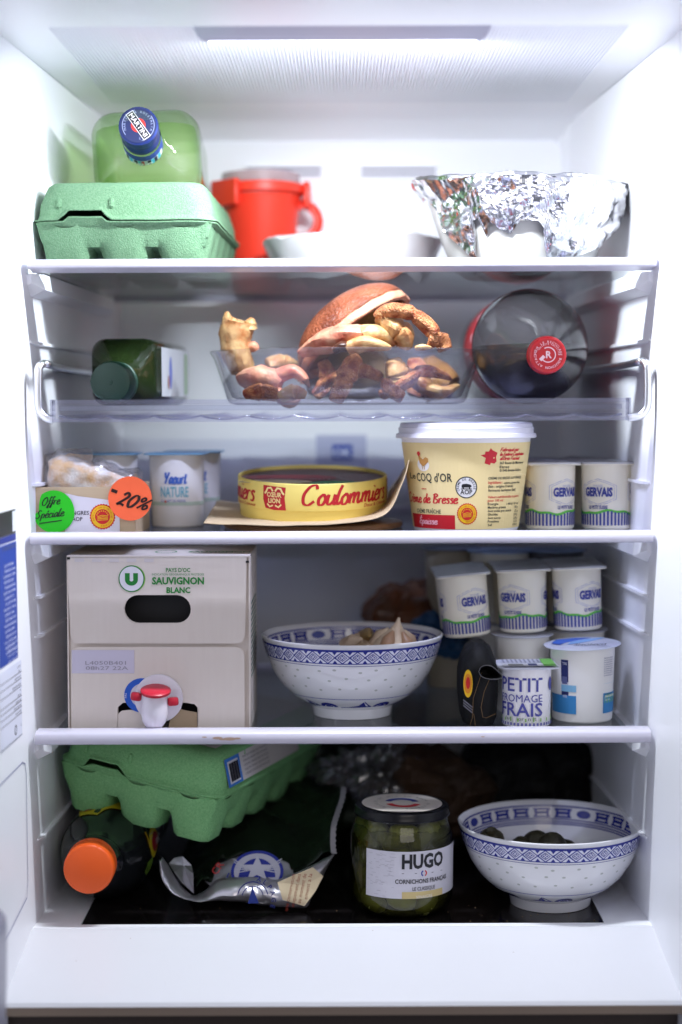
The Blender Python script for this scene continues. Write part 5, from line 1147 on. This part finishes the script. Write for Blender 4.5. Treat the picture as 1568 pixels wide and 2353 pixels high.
# pack of small pots on top of other pots
pY = .118; pz = Zat(1462, pY - .02); gH4 = Zat(1316, pY - .02) - pz
p = at(1083, 1400, pY); gervais_pack('pot_pack', 'pack of small ribbed white pots stacked above the tall yoghurt pot, its left end sagging', (p.x - .002, pY, pz), 3, 2, gH4, (.0085, -.0115, .0115), rot=(0, radians(-2.2), 0), tilt=radians(-3.5)).scale = (.985, .985, 1)
def plain_pot(label, px, Y, R, H, z, lidm, name='yoghurt_pot', sq_=None, m=None, group=None, **k):
    t = thing(name, label, 'yoghurt pot', (at(px, 1500, Y).x, Y, z), group=group); b, l = pot(t, R, R * .93, H, m=m or M_POT, lidm=lidm, sq_=sq_, **k); return t, b, l
M_LIDW = mat('grey_white_lid', rgb(206, 208, 220), .4, 0)
plain_pot('white pot hidden between the black packet and the tall yoghurt pot, under the stacked pack', 1200, .118, .0232, pz - z4 - .0012, z4, M_LIDW)
plain_pot('white pot standing behind the tall yoghurt pot, under the right of the stacked pack', 1325, .150, .0240, pz - z4 - .0014, z4, M_LIDW)
# tall yoghurt pot with blue and white lid
yY = .078; yH = Zat(1492, yY - .026) - z4; t, b, l = plain_pot('tall white yoghurt pot with blue and white foil lid at the far right', 1339, yY, .0262, yH, z4, M_LIDW)
bpy.data.objects.remove(l)
mb = MB(); mb.lathe([(0, .0012), (.018, .0010), (.026, .0004), (.0310, -.0010), (.0312, -.0014), (.026, -.0004), (0, .0002)], 56, rad=lambda a, z: 1 + .03 * (cos(a - 2.6) > .93)); l = mb.build('foil_lid', mat('lid_print_white', rgb(206, 210, 226), .35, .2, bump=(200, .3, .001)), t); l.location = (0, 0, yH + .001); l.rotation_euler = (radians(1.5), radians(-2.5), 0)
P = Print(on_plane((0, 0, .0013), (1, 0, 0), (0, 1, 0)), .05)
P.poly([(-.026, -.004), (-.020, .012), (-.004, .016), (.010, .014), (-.002, .006), (-.014, -.004), (-.020, -.012)], (60, 100, 190), .0); P.poly([(-.010, -.002), (.004, .008), (.020, .012), (.012, .002), (-.004, -.010), (-.014, -.014)], (130, 170, 220), .0001)
P.text('DANONE', .004, -.016, .007, (40, 44, 70), .0003, w=.026, al='c', rot=radians(170), shear=.2); P.build('lid_print', l)
P = Print(on_cone(lambda v: .0244 + .0018 * v / yH + .0002, rref=.0255), .003)
qy = lambda px, py: cu(px, py, 1339, yY, .0256, z4, .0255)
u0, v0 = qy(1289, 1480 + 45); u1, v1 = qy(1308, 1612)
u0, v0 = qy(1291, 1610); u1, v1 = qy(1307, 1517); P.rect(u0, v1 - .018, u1, v1, (36, 44, 100), .0001); P.rect(u0, v0 - .001, u1, v0 + .012, (36, 44, 100), .0001); P.rect(u0, v0 + .012, u1, v1 - .018, (206, 206, 216), .0001); P.rect(u0 + .001, v0 + .014, u1 - .001, v0 + .020, (90, 96, 140), .0003)
for py, s_ in ((1520, 'TRI'), (1595, 'PAPIER')): a, bb = qy(1299, py + 8); P.text(s_, a, bb, .0022, (220, 222, 235), .0003, w=.004, al='c')
for (x0, x1, ya, yb, c) in ((1258, 1325, 1600, 1632, (60, 140, 200)), (1291, 1325, 1576, 1588, (130, 184, 216)), (1388, 1420, 1585, 1640, (60, 140, 200)), (1388, 1420, 1563, 1571, (150, 200, 224)), (1391, 1420, 1592, 1616, (110, 180, 90)), (1391, 1420, 1590, 1603, (214, 224, 206)), (1262, 1270, 1555, 1580, (226, 196, 110))):
    a, c0 = qy(x0, yb); e, c1_ = qy(x1, ya); P.rect(a, c0, e, c1_, c, .0002 if c[1] < 200 else .0003)
for k in range(9): a, bb = qy(1388, 1514 + k * 5); P.text('les fermes laitieres', a, bb, .0013, (90, 92, 130), .0003, w=.012)
P.build('pot_print', t); P = Print(P.fn, .003)
a, bb = qy(1391, 1601); P.text('0 800 13', a, bb, .0026, (60, 130, 50), .0005, w=.010); a, bb = qy(1391, 1611); P.text('Service', a, bb, .0020, (225, 235, 220), .0005, w=.007)
P.build('pot_print', t)
# ribbed fresh cheese pot reading PETIT FROMAGE FRAIS
fY = .052; fH = Zat(1537, fY - .02) - z4
t = thing('fresh_cheese_pot', 'small ribbed pot reading PETIT FROMAGE FRAIS with folded foil lid', 'fresh cheese pot', (at(1210, 1600, fY).x, fY, z4))
fR = .0196; pot(t, fR + .0003, fR - .0008, fH, ribs=48, m=M_TUB, lidm=M_LIDW, sq_=(.0480, .046))
P = Print(on_plane((0, 0, fH + .0016), (1, 0, 0), (0, 1, 0)), .05)
P.rect(-.020, -.020, .020, -.006, (226, 226, 234), .0); P.rect(-.016, -.018, -.004, -.009, (140, 142, 140), .0002); P.rect(.000, -.018, .007, -.008, (70, 76, 130), .0002); P.rect(.012, -.020, .022, .018, (120, 190, 90), .0002)
for k in range(9): P.rect(-.019 + k * .0035, -.003, -.0175 + k * .0035, .016, (150, 152, 170), .0002)
P.build('lid_print', t)
P = Print(on_cone(lambda v: fR + .00045, rref=fR), .0025); PB = (78, 80, 160)
qf = lambda px, py: cu(px, py, 1210, fY, fR, z4, fR)
for s_, py, h, x0, x1 in (('PETIT', 1583, 31, 1157, 1246), ('FROMAGE', 1607, 17, 1157, 1246), ('FRAIS', 1639, 30, 1157, 1246)):
    a, bb = qf(x0, py); e, _ = qf(x1, py); P.text(s_, a, bb, h * .0003445, PB, .0002, w=e - a, bold=0 if s_ == 'FROMAGE' else .012)
a, bb = qf(1165, 1652); P.text('lait   lor  n it', a, bb, .0030, (90, 110, 90), .0002, w=.026)
for k in range(40):
    u = -pi * fR + 2 * pi * fR * k / 40; P.rect(u, .0055, u + .0011, .0082 + .001 * (k % 3 == 0), (150, 200, 100), .0002) if k % 2 else None
    P.rect(u, .0022, u + .0016, .0045, (110, 112, 180), .0002)
a, bb = qf(1263, 1570); P.ell(a, bb, .003, .0055, PB, .0002, n=20); P.build('pot_print', t)
# dim stacks behind
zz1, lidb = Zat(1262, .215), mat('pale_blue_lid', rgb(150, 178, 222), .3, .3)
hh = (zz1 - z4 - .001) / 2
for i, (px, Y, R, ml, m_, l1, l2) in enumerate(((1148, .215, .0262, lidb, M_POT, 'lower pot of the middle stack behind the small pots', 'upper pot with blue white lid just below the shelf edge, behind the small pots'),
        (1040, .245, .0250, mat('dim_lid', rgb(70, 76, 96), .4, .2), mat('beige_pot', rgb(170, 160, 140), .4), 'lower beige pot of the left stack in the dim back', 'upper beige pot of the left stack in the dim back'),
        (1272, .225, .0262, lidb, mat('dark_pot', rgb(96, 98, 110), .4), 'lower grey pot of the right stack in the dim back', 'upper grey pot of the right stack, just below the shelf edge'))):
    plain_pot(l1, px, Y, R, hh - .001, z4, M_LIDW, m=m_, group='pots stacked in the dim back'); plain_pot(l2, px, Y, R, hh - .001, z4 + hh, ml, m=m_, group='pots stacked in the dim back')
# black cheese packet with rolled mouth
kY = .055; kc = at(1102, 1600, kY)
t = thing('black_packet', 'slim black packet with gold line and yellow seal, mouth rolled open', 'food packet', (kc.x, kY, z4))
M_BLK = mat('matt_black_wrap', (.008, .008, .009, 1), .6, bump=(60, .5, .004), spec=.25)
prof = [(0, .0125, .030), (.006, .0150, .032), (.025, .0162, .034), (.042, .0160, .034), (.052, .0142, .032), (.060, .0100, .027), (.0648, .0045, .018)]
mb = MB(); mb.loft([[(a * 1.0 * (abs(cos(u)) ** .8) * (1 if cos(u) > 0 else -1) + .0009 * noise.noise(Vector((u * 2, z * 90, 0))), b * (abs(sin(u)) ** .7) * (1 if sin(u) > 0 else -1) + .02, z) for u in [2 * pi * i / 40 for i in range(40)]] for z, a, b in prof]); mb.build('packet_body', M_BLK, t)
kp = lambda px, py, y: at(px, py, y) - t.location
mb = MB(); ms = [(1101, 1543), (1106, 1533), (1118, 1529), (1130, 1531), (1142, 1540), (1155, 1554), (1146, 1560), (1130, 1561), (1114, 1558), (1105, 1552)]
f_ = [kp(a, b, .018) for a, b in ms]; cmid = kp(1112, 1553, .045)
fb = smoothpts(f_ + [f_[0]], 3)[:-1]
mb.loft([fb, [q.lerp(cmid, .35) + Vector((0, .010, 0)) for q in fb], [q.lerp(cmid, .8) + Vector((0, .014, -.004)) for q in fb]], False, True); ro = mb.build('rolled_mouth', M_BLK, t); solidify(ro, .0005)
mb = MB(); mb.tube(fb + [fb[0]], .00035, 6); mb.build('mouth_edge', mat('dark_grey_edge', (.10, .10, .11, 1), .35), ro)
GO = mat('gold_line', rgb(130, 100, 62), .4, .3)
for pts in (((1125, 1562), (1113, 1590), (1106, 1625), (1110, 1648), (1118, 1650), (1140, 1640)), ((1108, 1545), (1098, 1575), (1088, 1605), (1087, 1630), (1086, 1650), (1076, 1680)), ((1089, 1640), (1092, 1660), (1093, 1680))):
    mb = MB(); mb.tube([kp(a, b, .0365) for a, b in pts], .00022, 5); mb.build('fold_line', GO, t)
P = Print(on_plane(kp(1076, 1571, .0385), (1, 0, 0), (0, 0, 1)), .05); P.ell(0, 0, .0037, .0112, EMB_Y, .0001); P.ell(0, 0, .0030, .0080, (226, 140, 30), .0002); P.ell(0, .0005, .0017, .0048, EMB_R, .0003)
for k in range(3): P.line([(-.0038, -.013 - k * .0022), (.0035, -.019 - k * .0022)], .0009, (110, 110, 122), .0002)
P.build('seal_print', t)
# brown and blue bag in the dim back
def bag(name, label, cat, c, rad3, m, seed, fr_=20, amp=.012, cut=0.0, m2=None, det=60, smooth=False, par=None):
    f1, f2 = crumple_fn(seed, fr_, amp, 8), crumple_fn(seed + 1, fr_ * 3, amp * .35, 8)
    def fn(u, v):
        a = 2 * pi * u; q = pi * (v - .5); d = Vector((cos(q) * cos(a), cos(q) * sin(a), sin(q))); d2 = Vector([math.copysign(abs(x) ** .75, x) for x in d])
        p = Vector((d2.x * rad3[0], d2.y * rad3[1], d2.z * rad3[2])); return p + d * (f1(p) + f2(p))
    mb = MB(); mb.grid(fn, det, det // 2); o = mb.build(name, m, par, smooth=smooth); o.location = c
    zmin = min(v.co.z for v in o.data.vertices)
    return tag(o, label, cat) if label else o
c_ = at(960, 1520, .27); H_ = (c_.z - z4)
bag('snack_bag', 'crumpled brown orange food bag in the dim back behind the rice bowl', 'bag', (c_.x, .27, z4 + .047), (.045, .04, .040), mat('brown_orange_film', rgb(120, 66, 28), .4, var=(22, .5, rgb(54, 34, 24))), 31, 16, .010)
bag('blue_wrapper', 'dim blue wrapper lying on the brown bag behind the small pots', 'wrapper', at(1010, 1455, .225), (.022, .012, .018), mat('dim_blue_film', rgb(40, 92, 140), .35, var=(40, .6, rgb(26, 40, 66))), 37, 40, .008, det=36)

P = Print(lambda u, v, h: (u, -.0062 - h, SH['s4'] + v), .01); rs_ = random.Random(5)
for px, py, r_ in ((500, 1696, .004), (512, 1699, .003), (528, 1698, .005), (545, 1697, .003), (470, 1694, .002), (1110, 1693, .0015)):
    p = at(px, py, -.006); P.ell(p.x, p.z - SH['s4'], r_, r_ * .25, (176, 150, 132), .0001 + .00002 * r_ * 1000, n=12)
st = [o for o in COL.objects if o.name.startswith('glass_shelf')][-1]; o = P.build('dried_stain', None); o.parent = st; o.location = (0, 0, -st.location.z)
# ================================================================ bottom compartment
zb = ZFL - .0012
Z4 = lambda x, y: ((150 + x * .829) / 1.741, (2950 + y * .829) / 1.741)
# tilted leaf green carton
t, lid, ct = egg_carton('leaf green egg carton tilted in the bottom compartment with a barcode label', M_PULP2, W=.142, D=.228, Hb=.040)
fl_ = at(142, 1748, .083); fr2 = at(508, 1842, .032)
xa_ = (fr2 - fl_); xa_.normalize(); ya_ = Vector((.30, .95, .030))
orient(t, fl_, xa_, ya_)
M_ = t.matrix_world.copy(); M_.translation = fl_ + M_.to_3x3() @ Vector((.071, .114, -.040)); t.matrix_world = M_
P = Print(lambda u, v, h: (.071 - .003 - .0105 * (v / .024) + .0009 + h, u, .042 + .003 + v) if False else (.0733 - .36 * v + h, u, .0455 + v + .3 * h), .05)
P.rect(-.098, .001, .05, .0225, (196, 190, 186), .0006); P.rect(-.098, .001, -.070, .0225, (60, 120, 200), .0009); P.rect(-.094, .003, -.074, .020, (206, 206, 214), .0011)
for k in range(11): P.rect(-.092 + k * .0016, .0045, -.0911 + k * .0016 + (.0003 if k % 3 else .0007), .0185, (40, 40, 50), .0014)
for k in range(5): P.text('OEUFS FRAIS DE POULES', -.064, .004 + k * .0034, .0016, (90, 88, 92), .0009, w=.05)
P.build('side_label', lid)
P = Print(on_plane((0, 0, ct + .0016), (1, 0, 0), (0, 1, 0)), .05); P.rect(-.02, -.090, .054, .10, (190, 184, 180), .0001); P.rect(-.02, -.090, .01, .04, (90, 130, 80), .0003); P.build('top_label', lid)
# dark bottle with orange cap
oc = at(203, 1999, -.002)
t = thing('juice_bottle', 'dark bottle with large orange screw cap lying at the bottom left', 'bottle', oc)
R = .0385; bc = Vector((max(at(242, 1940, .12).x, -.2345 + R + .001), .12, zb + R + .0005)) - oc
def bpth(y): f = min(1, y / .07); f = f * f * (3 - 2 * f); return Vector((bc.x * f, y, bc.z * f))
def bl(y, r): c = bpth(y); return [(c.x + r * cos(2 * pi * i / 64), y, c.z - r * sin(2 * pi * i / 64)) for i in range(64)]
mb = MB(); mb.loft([bl(y, r) for y, r in ((.012, .0180), (.018, .0200), (.022, .0228), (.028, .0232), (.034, .0225), (.044, .0260), (.058, .0320), (.075, .0368), (.095, R), (.26, R), (.27, .034))]); mb.build('bottle_body', mat('dark_tea', (.010, .011, .013, 1), .10, spec=.7), t, sharp=60)
mb = MB(); mb.lathe([(0, .0002), (.0178, 0), (.0190, .0008), (.0196, .0025), (.0198, .0150), (.0190, .0155), (.0200, .0162), (.0200, .020)], 80, ax='y', rad=lambda a, z: 1 + (.010 if int(a / (2 * pi) * 80) % 2 else 0) * (.0015 < z < .0148)); mb.build('cap', mat('orange_cap', rgb(226, 88, 22), .45, bump=(900, .12, .0003)), t)
P = Print(lambda u, v, h: (bpth(.12).x + (R + .0003 + h) * cos(u / R), v, bpth(.12).z - (R + .0003 + h) * sin(u / R)) if v > .09 else
          (lambda c, r: (c.x + (r + .0005 + h) * cos(u / R), v, c.z - (r + .0005 + h) * sin(u / R)))(bpth(v), .0368 + (v - .075) * .085 if v > .075 else .0320 + (v - .058) * .282), .003)
C_ = 2 * pi * R; P.rect(0, .082, C_, .22, (22, 52, 34), 0)
ua_ = lambda deg: R * radians(deg)      # 0 right side, 90 down, 270 up
P.poly([(ua_(236), .078), (ua_(262), .068), (ua_(275), .080), (ua_(298), .084), (ua_(298), .10), (ua_(232), .10)], (200, 180, 30), .0003); P.ell(ua_(250), .085, .006, .0028, (150, 40, 40), .0006, n=14)
P.ell(ua_(352), .097, .012, .021, (206, 186, 36), .0003, n=26); P.ell(ua_(352), .099, .0075, .016, (150, 20, 40), .0006, n=22)
P.text('Lipton', ua_(352) - .001, .112, .0065, (230, 220, 220), .0009, w=.024, al='c', rot=-pi / 2 + pi * 0, bold=.02)
P.poly([(ua_(330), .076), (ua_(350), .074), (ua_(352), .077), (ua_(331), .079)], (200, 160, 30), .0003)
P.poly([(ua_(8), .070), (ua_(20), .068), (ua_(28), .078), (ua_(24), .090), (ua_(6), .086)], (120, 160, 50), .0003); P.ell(ua_(178), .09, .016, .007, (90, 120, 50), .0003, n=16)
for k in range(2): P.text('INFUSION GLACEE', ua_(338 + k * 5), .094, .0016, (170, 190, 175), .0004, w=.018, rot=-pi / 2, al='c')
P.build('wrap_label', t)
# torn silver snack bag
bg_o = thing('foil_bag', 'torn silver foil bag with blue emblem lying open under the green carton', 'foil bag', at(700, 2070, .06))
g = lambda x, y, Y: at(*Z4(x, y), Y) - bg_o.location
M_SIL = mat('silver_film', (.62, .60, .64, 1), .30, .75, bump=(40, .3, .004)); M_PRW = mat('white_print_film', (.62, .61, .66, 1), .32, .25, bump=(50, .3, .003))
low = [g(*q) for q in ((588, 590, .055), (596, 660, .048), (622, 720, .045), (680, 765, .045), (755, 783, .048), (830, 788, .050), (900, 790, .050), (1000, 797, .048), (1090, 812, .046), (1180, 824, .045), (1290, 826, .045), (1325, 770, .052), (1375, 680, .060), (1432, 566, .075))]
upp = [g(*q) for q in ((604, 576, .055), (640, 640, .058), (680, 700, .060), (730, 750, .060), (760, 762, .060), (810, 738, .062), (865, 690, .060), (940, 676, .058), (1010, 674, .057), (1080, 678, .057), (1155, 690, .056), (1215, 665, .058), (1300, 630, .064), (1430, 562, .077))]
LW, UP = smoothpts(low, 5), smoothpts(upp, 5); nn = len(LW) - 1
cb = crumple_fn(51, 40, .0022, 8)
def band(u, v):
    i = min(int(round(u * nn)), nn); p = LW[i].lerp(UP[i], v); return p + Vector((0, -.007 * sin(pi * v) + cb(p) * 1.2, cb(p + Vector((1, 0, 0))) * .35 * sin(pi * v)))
mb = MB(); mb.grid(band, nn, 8); o = mb.build('mouth_band', M_SIL, bg_o, sharp=30); solidify(o, .0003)
# cream coloured turned-over corner with printed lines
cr = [g(*q) for q in ((1160, 690, .048), (1240, 655, .050), (1330, 618, .054), (1380, 660, .054), (1345, 730, .050), (1290, 805, .044), (1185, 775, .044))]
mb = MB(); mid = sum(cr, Vector()) / len(cr) + Vector((0, -.004, 0)); mb.add([mid - Vector((0, .001, 0))] + [p - Vector((0, .006, 0)) for p in cr], [(0, i + 1, (i + 1) % 7 + 1) for i in range(7)]); mb.build('turned_corner', mat('cream_film', (.66, .55, .36, 1), .4, .1), bg_o, smooth=False)
o_ = g(1262, 716, .036); P = Print(on_plane(o_ - Vector((0, .0045, 0)), (1, .05, 0), (0, .05, 1)), .05)
for k, s_ in enumerate(('une conservation', 'uniquement dans', 'au moment de', 'ement a la')): P.text(s_, -.011 + k * .0052 + .002, -.019 + k * .003, .0030, (150, 50, 30), .0004, w=.030 - .003 * k, rot=radians(78))
P.build('printed_lines', bg_o)
o_ = g(1040, 760, .038); P = Print(on_plane(o_ - Vector((0, .003, 0)), (1, .04, 0), (0, .1, 1)), .05)
P.ell(0, -.001, .0125, .0125, (40, 50, 130), .0002, n=24, r0=.93, a0=radians(10), a1=radians(170)); P.ell(0, -.001, .0088, .0088, (40, 50, 130), .0002, n=24, r0=.92, a0=radians(10), a1=radians(170))
P.arc('ALPAGE', 0, -.003, .0150, .0036, radians(72), (36, 48, 130), .0003, bold=.02, step=.0048); P.poly([(-.004, -.006), (-.001, .004), (0, .008), (.001, .004), (.005, -.006)], (36, 60, 150), .0003); P.build('band_print', bg_o)
# inside back sheet with the winged star emblem
ins = [[(840, 700, .072), (930, 690, .066), (1040, 686, .064), (1140, 694, .064), (1235, 668, .070)], [(800, 690, .09), (900, 640, .09), (1040, 640, .088), (1140, 645, .088), (1230, 640, .09)], [(870, 610, .11), (945, 585, .11), (1040, 560, .11), (1130, 585, .11), (1200, 600, .11)]]
G3 = [smoothpts([g(*q) for q in r_], 6) for r_ in ins]
def sheet(rows, amp=.001, seed=61, sag=0):
    f_ = crumple_fn(seed, 45, amp, 8); n_ = len(rows[0]) - 1; m_ = len(rows) - 1
    def fn(u, v):
        i = u * n_; a = min(int(i), n_ - 1); fu = i - a; j = v * m_; b = min(int(j), m_ - 1); fv = j - b
        p0 = rows[b][a].lerp(rows[b][a + 1], fu); p1 = rows[b + 1][a].lerp(rows[b + 1][a + 1], fu); p = p0.lerp(p1, fv); k = f_(p); return p + Vector((k * .3, k * 1.5, k))
    return fn
mb = MB(); mb.grid(sheet(G3, .0012), 40, 20); mb.build('inner_sheet', M_PRW, bg_o, sharp=25)
o_ = g(1062, 628, .070); P = Print(on_plane(o_ - Vector((0, .003, 0)), (1, 0, 0), (0, .62, .78)), .05); BE = (34, 48, 150)
P.ell(0, -.003, .0215, .0185, BE, .0001, n=36, a0=radians(-35), a1=radians(215))
P.ell(0, -.003, .0190, .0160, (190, 190, 206), .0003, n=36, a0=radians(-35), a1=radians(215)); P.ell(0, -.008, .0150, .0165, BE, .0005, n=30, a0=radians(0), a1=radians(180))
star = []
for i in range(10): a = pi / 2 + i * pi / 5; q = .0125 if i % 2 == 0 else .0052; star.append((q * cos(a) * 1.1, q * sin(a) * .95 - .001))
P.raw([(0, -.001)] + star, [(0, i + 1, (i + 1) % 10 + 1) for i in range(10)], (200, 200, 214), .0008)
for sx in (-1, 1):
    for k in range(5): P.line([(sx * .006, -.002), (sx * (.016 + .001 * k), -.004 + k * .003)], .0008, (200, 200, 214), .0009)
P.line([(-.023, -.004), (-.026, -.012)], .0012, (40, 50, 140), .0003); P.text('CR', -.033, -.006, .006, (190, 50, 50), .0003, rot=1.0); P.build('star_emblem', bg_o)
# dark green body of the bag going back
M_BAGD = mat('dark_green_film', (.020, .040, .020, 1), .30, .25, bump=(30, .5, .006), var=(20, .6, (.008, .010, .008, 1)))
rows = [[(760, 745, .062), (840, 690, .075), (880, 600, .112), (1000, 560, .120), (1130, 585, .118), (1240, 650, .090), (1330, 610, .080), (1430, 562, .078)],
        [(720, 660, .12), (800, 560, .14), (880, 480, .15), (1000, 420, .15), (1130, 400, .15), (1270, 430, .14), (1370, 430, .12), (1425, 420, .10)],
        [(700, 560, .18), (800, 450, .20), (900, 360, .21), (1010, 300, .21), (1150, 250, .21), (1280, 240, .20), (1390, 260, .18), (1470, 290, .15)],
        [(760, 420, .24), (850, 340, .26), (940, 260, .27), (1040, 190, .27), (1180, 130, .27), (1300, 110, .27), (1410, 130, .25), (1500, 170, .24)]]
G4 = [smoothpts([g(*q) for q in r_], 5) for r_ in rows]
mb = MB(); mb.grid(sheet(G4, .0045, 71), 60, 40); o = mb.build('bag_body', M_BAGD, bg_o, sharp=30); solidify(o, .0004)
# crimped right edge strip and left folded flap
ed = smoothpts([g(*q) for q in ((1430, 562, .074), (1424, 510, .080), (1428, 430, .088), (1445, 370, .10), (1468, 300, .12), (1478, 240, .14))], 6)
mb = MB(); mb.loft([[p + Vector((-.0018, 0, 0)), p + Vector((.0022 + .0009 * (i % 2), -.001, 0))] for i, p in enumerate(ed)], False, False, close=False); o = mb.build('crimped_edge', mat('dull_grey_film', (.30, .29, .30, 1), .45, .3), bg_o, smooth=False); solidify(o, .0003)
P4 = [g(*q) for q in ((635, 610, .075), (660, 582, .08), (700, 575, .085), (745, 620, .080), (752, 660, .07), (755, 755, .063), (700, 705, .062), (660, 650, .066))]
mb = MB(); mb.add([sum(P4, Vector()) / 8 + Vector((0, .008, .002))] + P4, [(0, i + 1, (i + 1) % 8 + 1) for i in range(8)]); o = mb.build('folded_flap', M_SIL, bg_o, smooth=False); solidify(o, .0003)
# pickle jar
jY = .056; jc = at(921, 2000, jY); JR = .0418
t = thing('pickle_jar', 'glass jar of green gherkins with black lid and white label', 'jar', (jc.x, jY, zb)); t.rotation_euler = (0, radians(.8), 0)
zl_ = Zat(1893, jY - .036) - zb; ztp = Zat(1846, jY) - zb
JP = [(.030, .0012), (.031, 0), (.035, .0006), (.0390, .004), (.0412, .010), (JR, .016), (JR, zl_ - .024), (.0412, zl_ - .016), (.0392, zl_ - .009), (.0372, zl_ - .005), (.0368, zl_ + .002)]
mb = MB(); mb.lathe(JP, 96, c0=True, c1=True); mb.build('jar_glass', clear('jar_glass', (.93, .95, .86, 1), .015, (.30, .34, .12, 1), 1.0, .5), t, sharp=60)
mb = MB(); mb.lathe([(r * .955, z + .0015) for r, z in JP[2:-2]], 64, c0=True, c1=True); mb.build('brine', clear('brine', (.80, .80, .52, 1), .05, (.20, .20, .04, 1), .4, .5, milk=.22, milkcol=(.14, .13, .03, 1)), t)
M_GHK = mat('gherkin_skin', rgb(84, 88, 26), .35, bump=(240, .9, .003), var=(60, .6, rgb(126, 124, 50))); M_GHP = mat('gherkin_pale', rgb(160, 160, 100), .35, bump=(200, .5, .002))
rg = random.Random(8); kk = 0
for lev in range(5):
    n_ = 9 if lev % 2 else 8
    for k in range(n_):
        a = 2 * pi * (k + .5 * (lev % 2)) / n_ + rg.uniform(-.1, .1); z = .011 + lev * .0165 + rg.uniform(-.002, .002)
        if z > zl_ - .012: z = zl_ - .012
        tl = rg.uniform(-.9, .9); d = Vector((-sin(a) * cos(tl), cos(a) * cos(tl), sin(tl))) * .010; c0 = Vector((cos(a) * .0295, sin(a) * .0295, z + .002))
        mb = MB(); mb.tube([c0 - d * 1.25, c0 - d, c0 - d * .4 + c0.normalized() * .001, c0 + d * .4 + c0.normalized() * .001, c0 + d, c0 + d * 1.25], [.002, .0058, .0080, .0080, .0056, .0015], 14)
        mb.build('gherkin', M_GHP if (lev == 0 and sin(a) < -.5) else M_GHK, t); kk += 1
M_LIDK = mat('black_lid', (.006, .006, .008, 1), .25, spec=.35)
mb = MB(); zt0 = zl_; mb.lathe([(.0372, zt0 + .0004), (.0386, zt0), (.0390, zt0 + .001), (.0387, zt0 + .0022), (.0383, zt0 + .003), (.0383, ztp - .0025), (.0376, ztp - .0008), (.0360, ztp), (.0345, ztp - .0002), (0, ztp - .0004)], 96, rad=lambda a, z: 1 + .006 * (abs(sin(a * 2)) > .9) * (z < zt0 + .002)); lid = mb.build('jar_lid', M_LIDK, t, sharp=40)
P = Print(on_plane((0, 0, ztp + .0002), (1, 0, 0), (0, 1, 0)), .05); P.ell(0, 0, .0325, .0325, (200, 192, 182), 0, n=60)
P.ell(0, .001, .0140, .0140, (34, 48, 130), .0003, n=24, r0=.62, a0=radians(10), a1=radians(165)); P.ell(.001, -.002, .0140, .0140, (196, 44, 50), .0003, n=24, r0=.62, a0=radians(190), a1=radians(345))
P.arc('RECOLTE ET MIS EN BOCAL EN FRANCE', 0, 0, .0200, .0028, radians(225), (70, 70, 66), .0003, step=.00335); P.build('lid_label', lid)
P = Print(on_cone(lambda v: JR + .0002, rref=JR), .003); qj = lambda px, py: cu(px, py, 921, jY, JR, zb, JR)
ul, vb = qj(841, 2058); ur, vt = JR * radians(84), qj(900, 1957)[1]; vb = qj(921, 2066)[1]; vt = qj(921, 1958)[1]
P.rect(ul, vb, ur, vt, (212, 210, 220), 0)
for k in range(60):
    a = ul + .001 + rg.random() * .022; z = vb + .001 + rg.random() * (vt - vb - .003); P.rect(a, z, a + rg.uniform(.001, .004), z + .0004, (188, 186, 196), .0002)
uc = qj(968, 2000)[0]; JB = (34, 34, 40)
def jt(s_, px0, px1, py, h, c, bo=.0, **k): a, bb = qj(px0, py); e, _ = qj(px1, py); P.text(s_, a, bb, h * .000352, c, .0003, w=e - a, bold=bo, **k)
jt('HUGO', 922, 1015, 1996, 30, JB, .04); jt('CORNICHONS FRANÇAIS', 907, 1023, 2031, 9.5, JB, .02); jt('LE CLASSIQUE', 947, 998, 2047, 8, JB, .012)
a, bb = qj(923, 2068); e, _ = qj(1015, 2068); P.rect(a, vb, e, vb + .0055, (206, 186, 130), .0002); jt('VINAIGRE', 955, 992, 2065, 7, (228, 222, 210), .01)
a, bb = qj(922, 2008); e, _ = qj(957, 2008); P.line([(a, bb), (e, bb)], .0004, JB, .0002); a, bb = qj(990, 2004); e, _ = qj(1014, 2004); P.line([(a, bb), (e, bb)], .0004, JB, .0002)
a, bb = qj(973, 2006); P.ell(a, bb, .0026, .0026, (40, 60, 160), .0002, n=12, r0=.6, a0=radians(110), a1=radians(250)); P.ell(a, bb, .0026, .0026, (200, 50, 56), .0002, n=12, r0=.6, a0=radians(-70), a1=radians(70))
P.build('paper_label', t)
# dim things at the back of the bottom compartment
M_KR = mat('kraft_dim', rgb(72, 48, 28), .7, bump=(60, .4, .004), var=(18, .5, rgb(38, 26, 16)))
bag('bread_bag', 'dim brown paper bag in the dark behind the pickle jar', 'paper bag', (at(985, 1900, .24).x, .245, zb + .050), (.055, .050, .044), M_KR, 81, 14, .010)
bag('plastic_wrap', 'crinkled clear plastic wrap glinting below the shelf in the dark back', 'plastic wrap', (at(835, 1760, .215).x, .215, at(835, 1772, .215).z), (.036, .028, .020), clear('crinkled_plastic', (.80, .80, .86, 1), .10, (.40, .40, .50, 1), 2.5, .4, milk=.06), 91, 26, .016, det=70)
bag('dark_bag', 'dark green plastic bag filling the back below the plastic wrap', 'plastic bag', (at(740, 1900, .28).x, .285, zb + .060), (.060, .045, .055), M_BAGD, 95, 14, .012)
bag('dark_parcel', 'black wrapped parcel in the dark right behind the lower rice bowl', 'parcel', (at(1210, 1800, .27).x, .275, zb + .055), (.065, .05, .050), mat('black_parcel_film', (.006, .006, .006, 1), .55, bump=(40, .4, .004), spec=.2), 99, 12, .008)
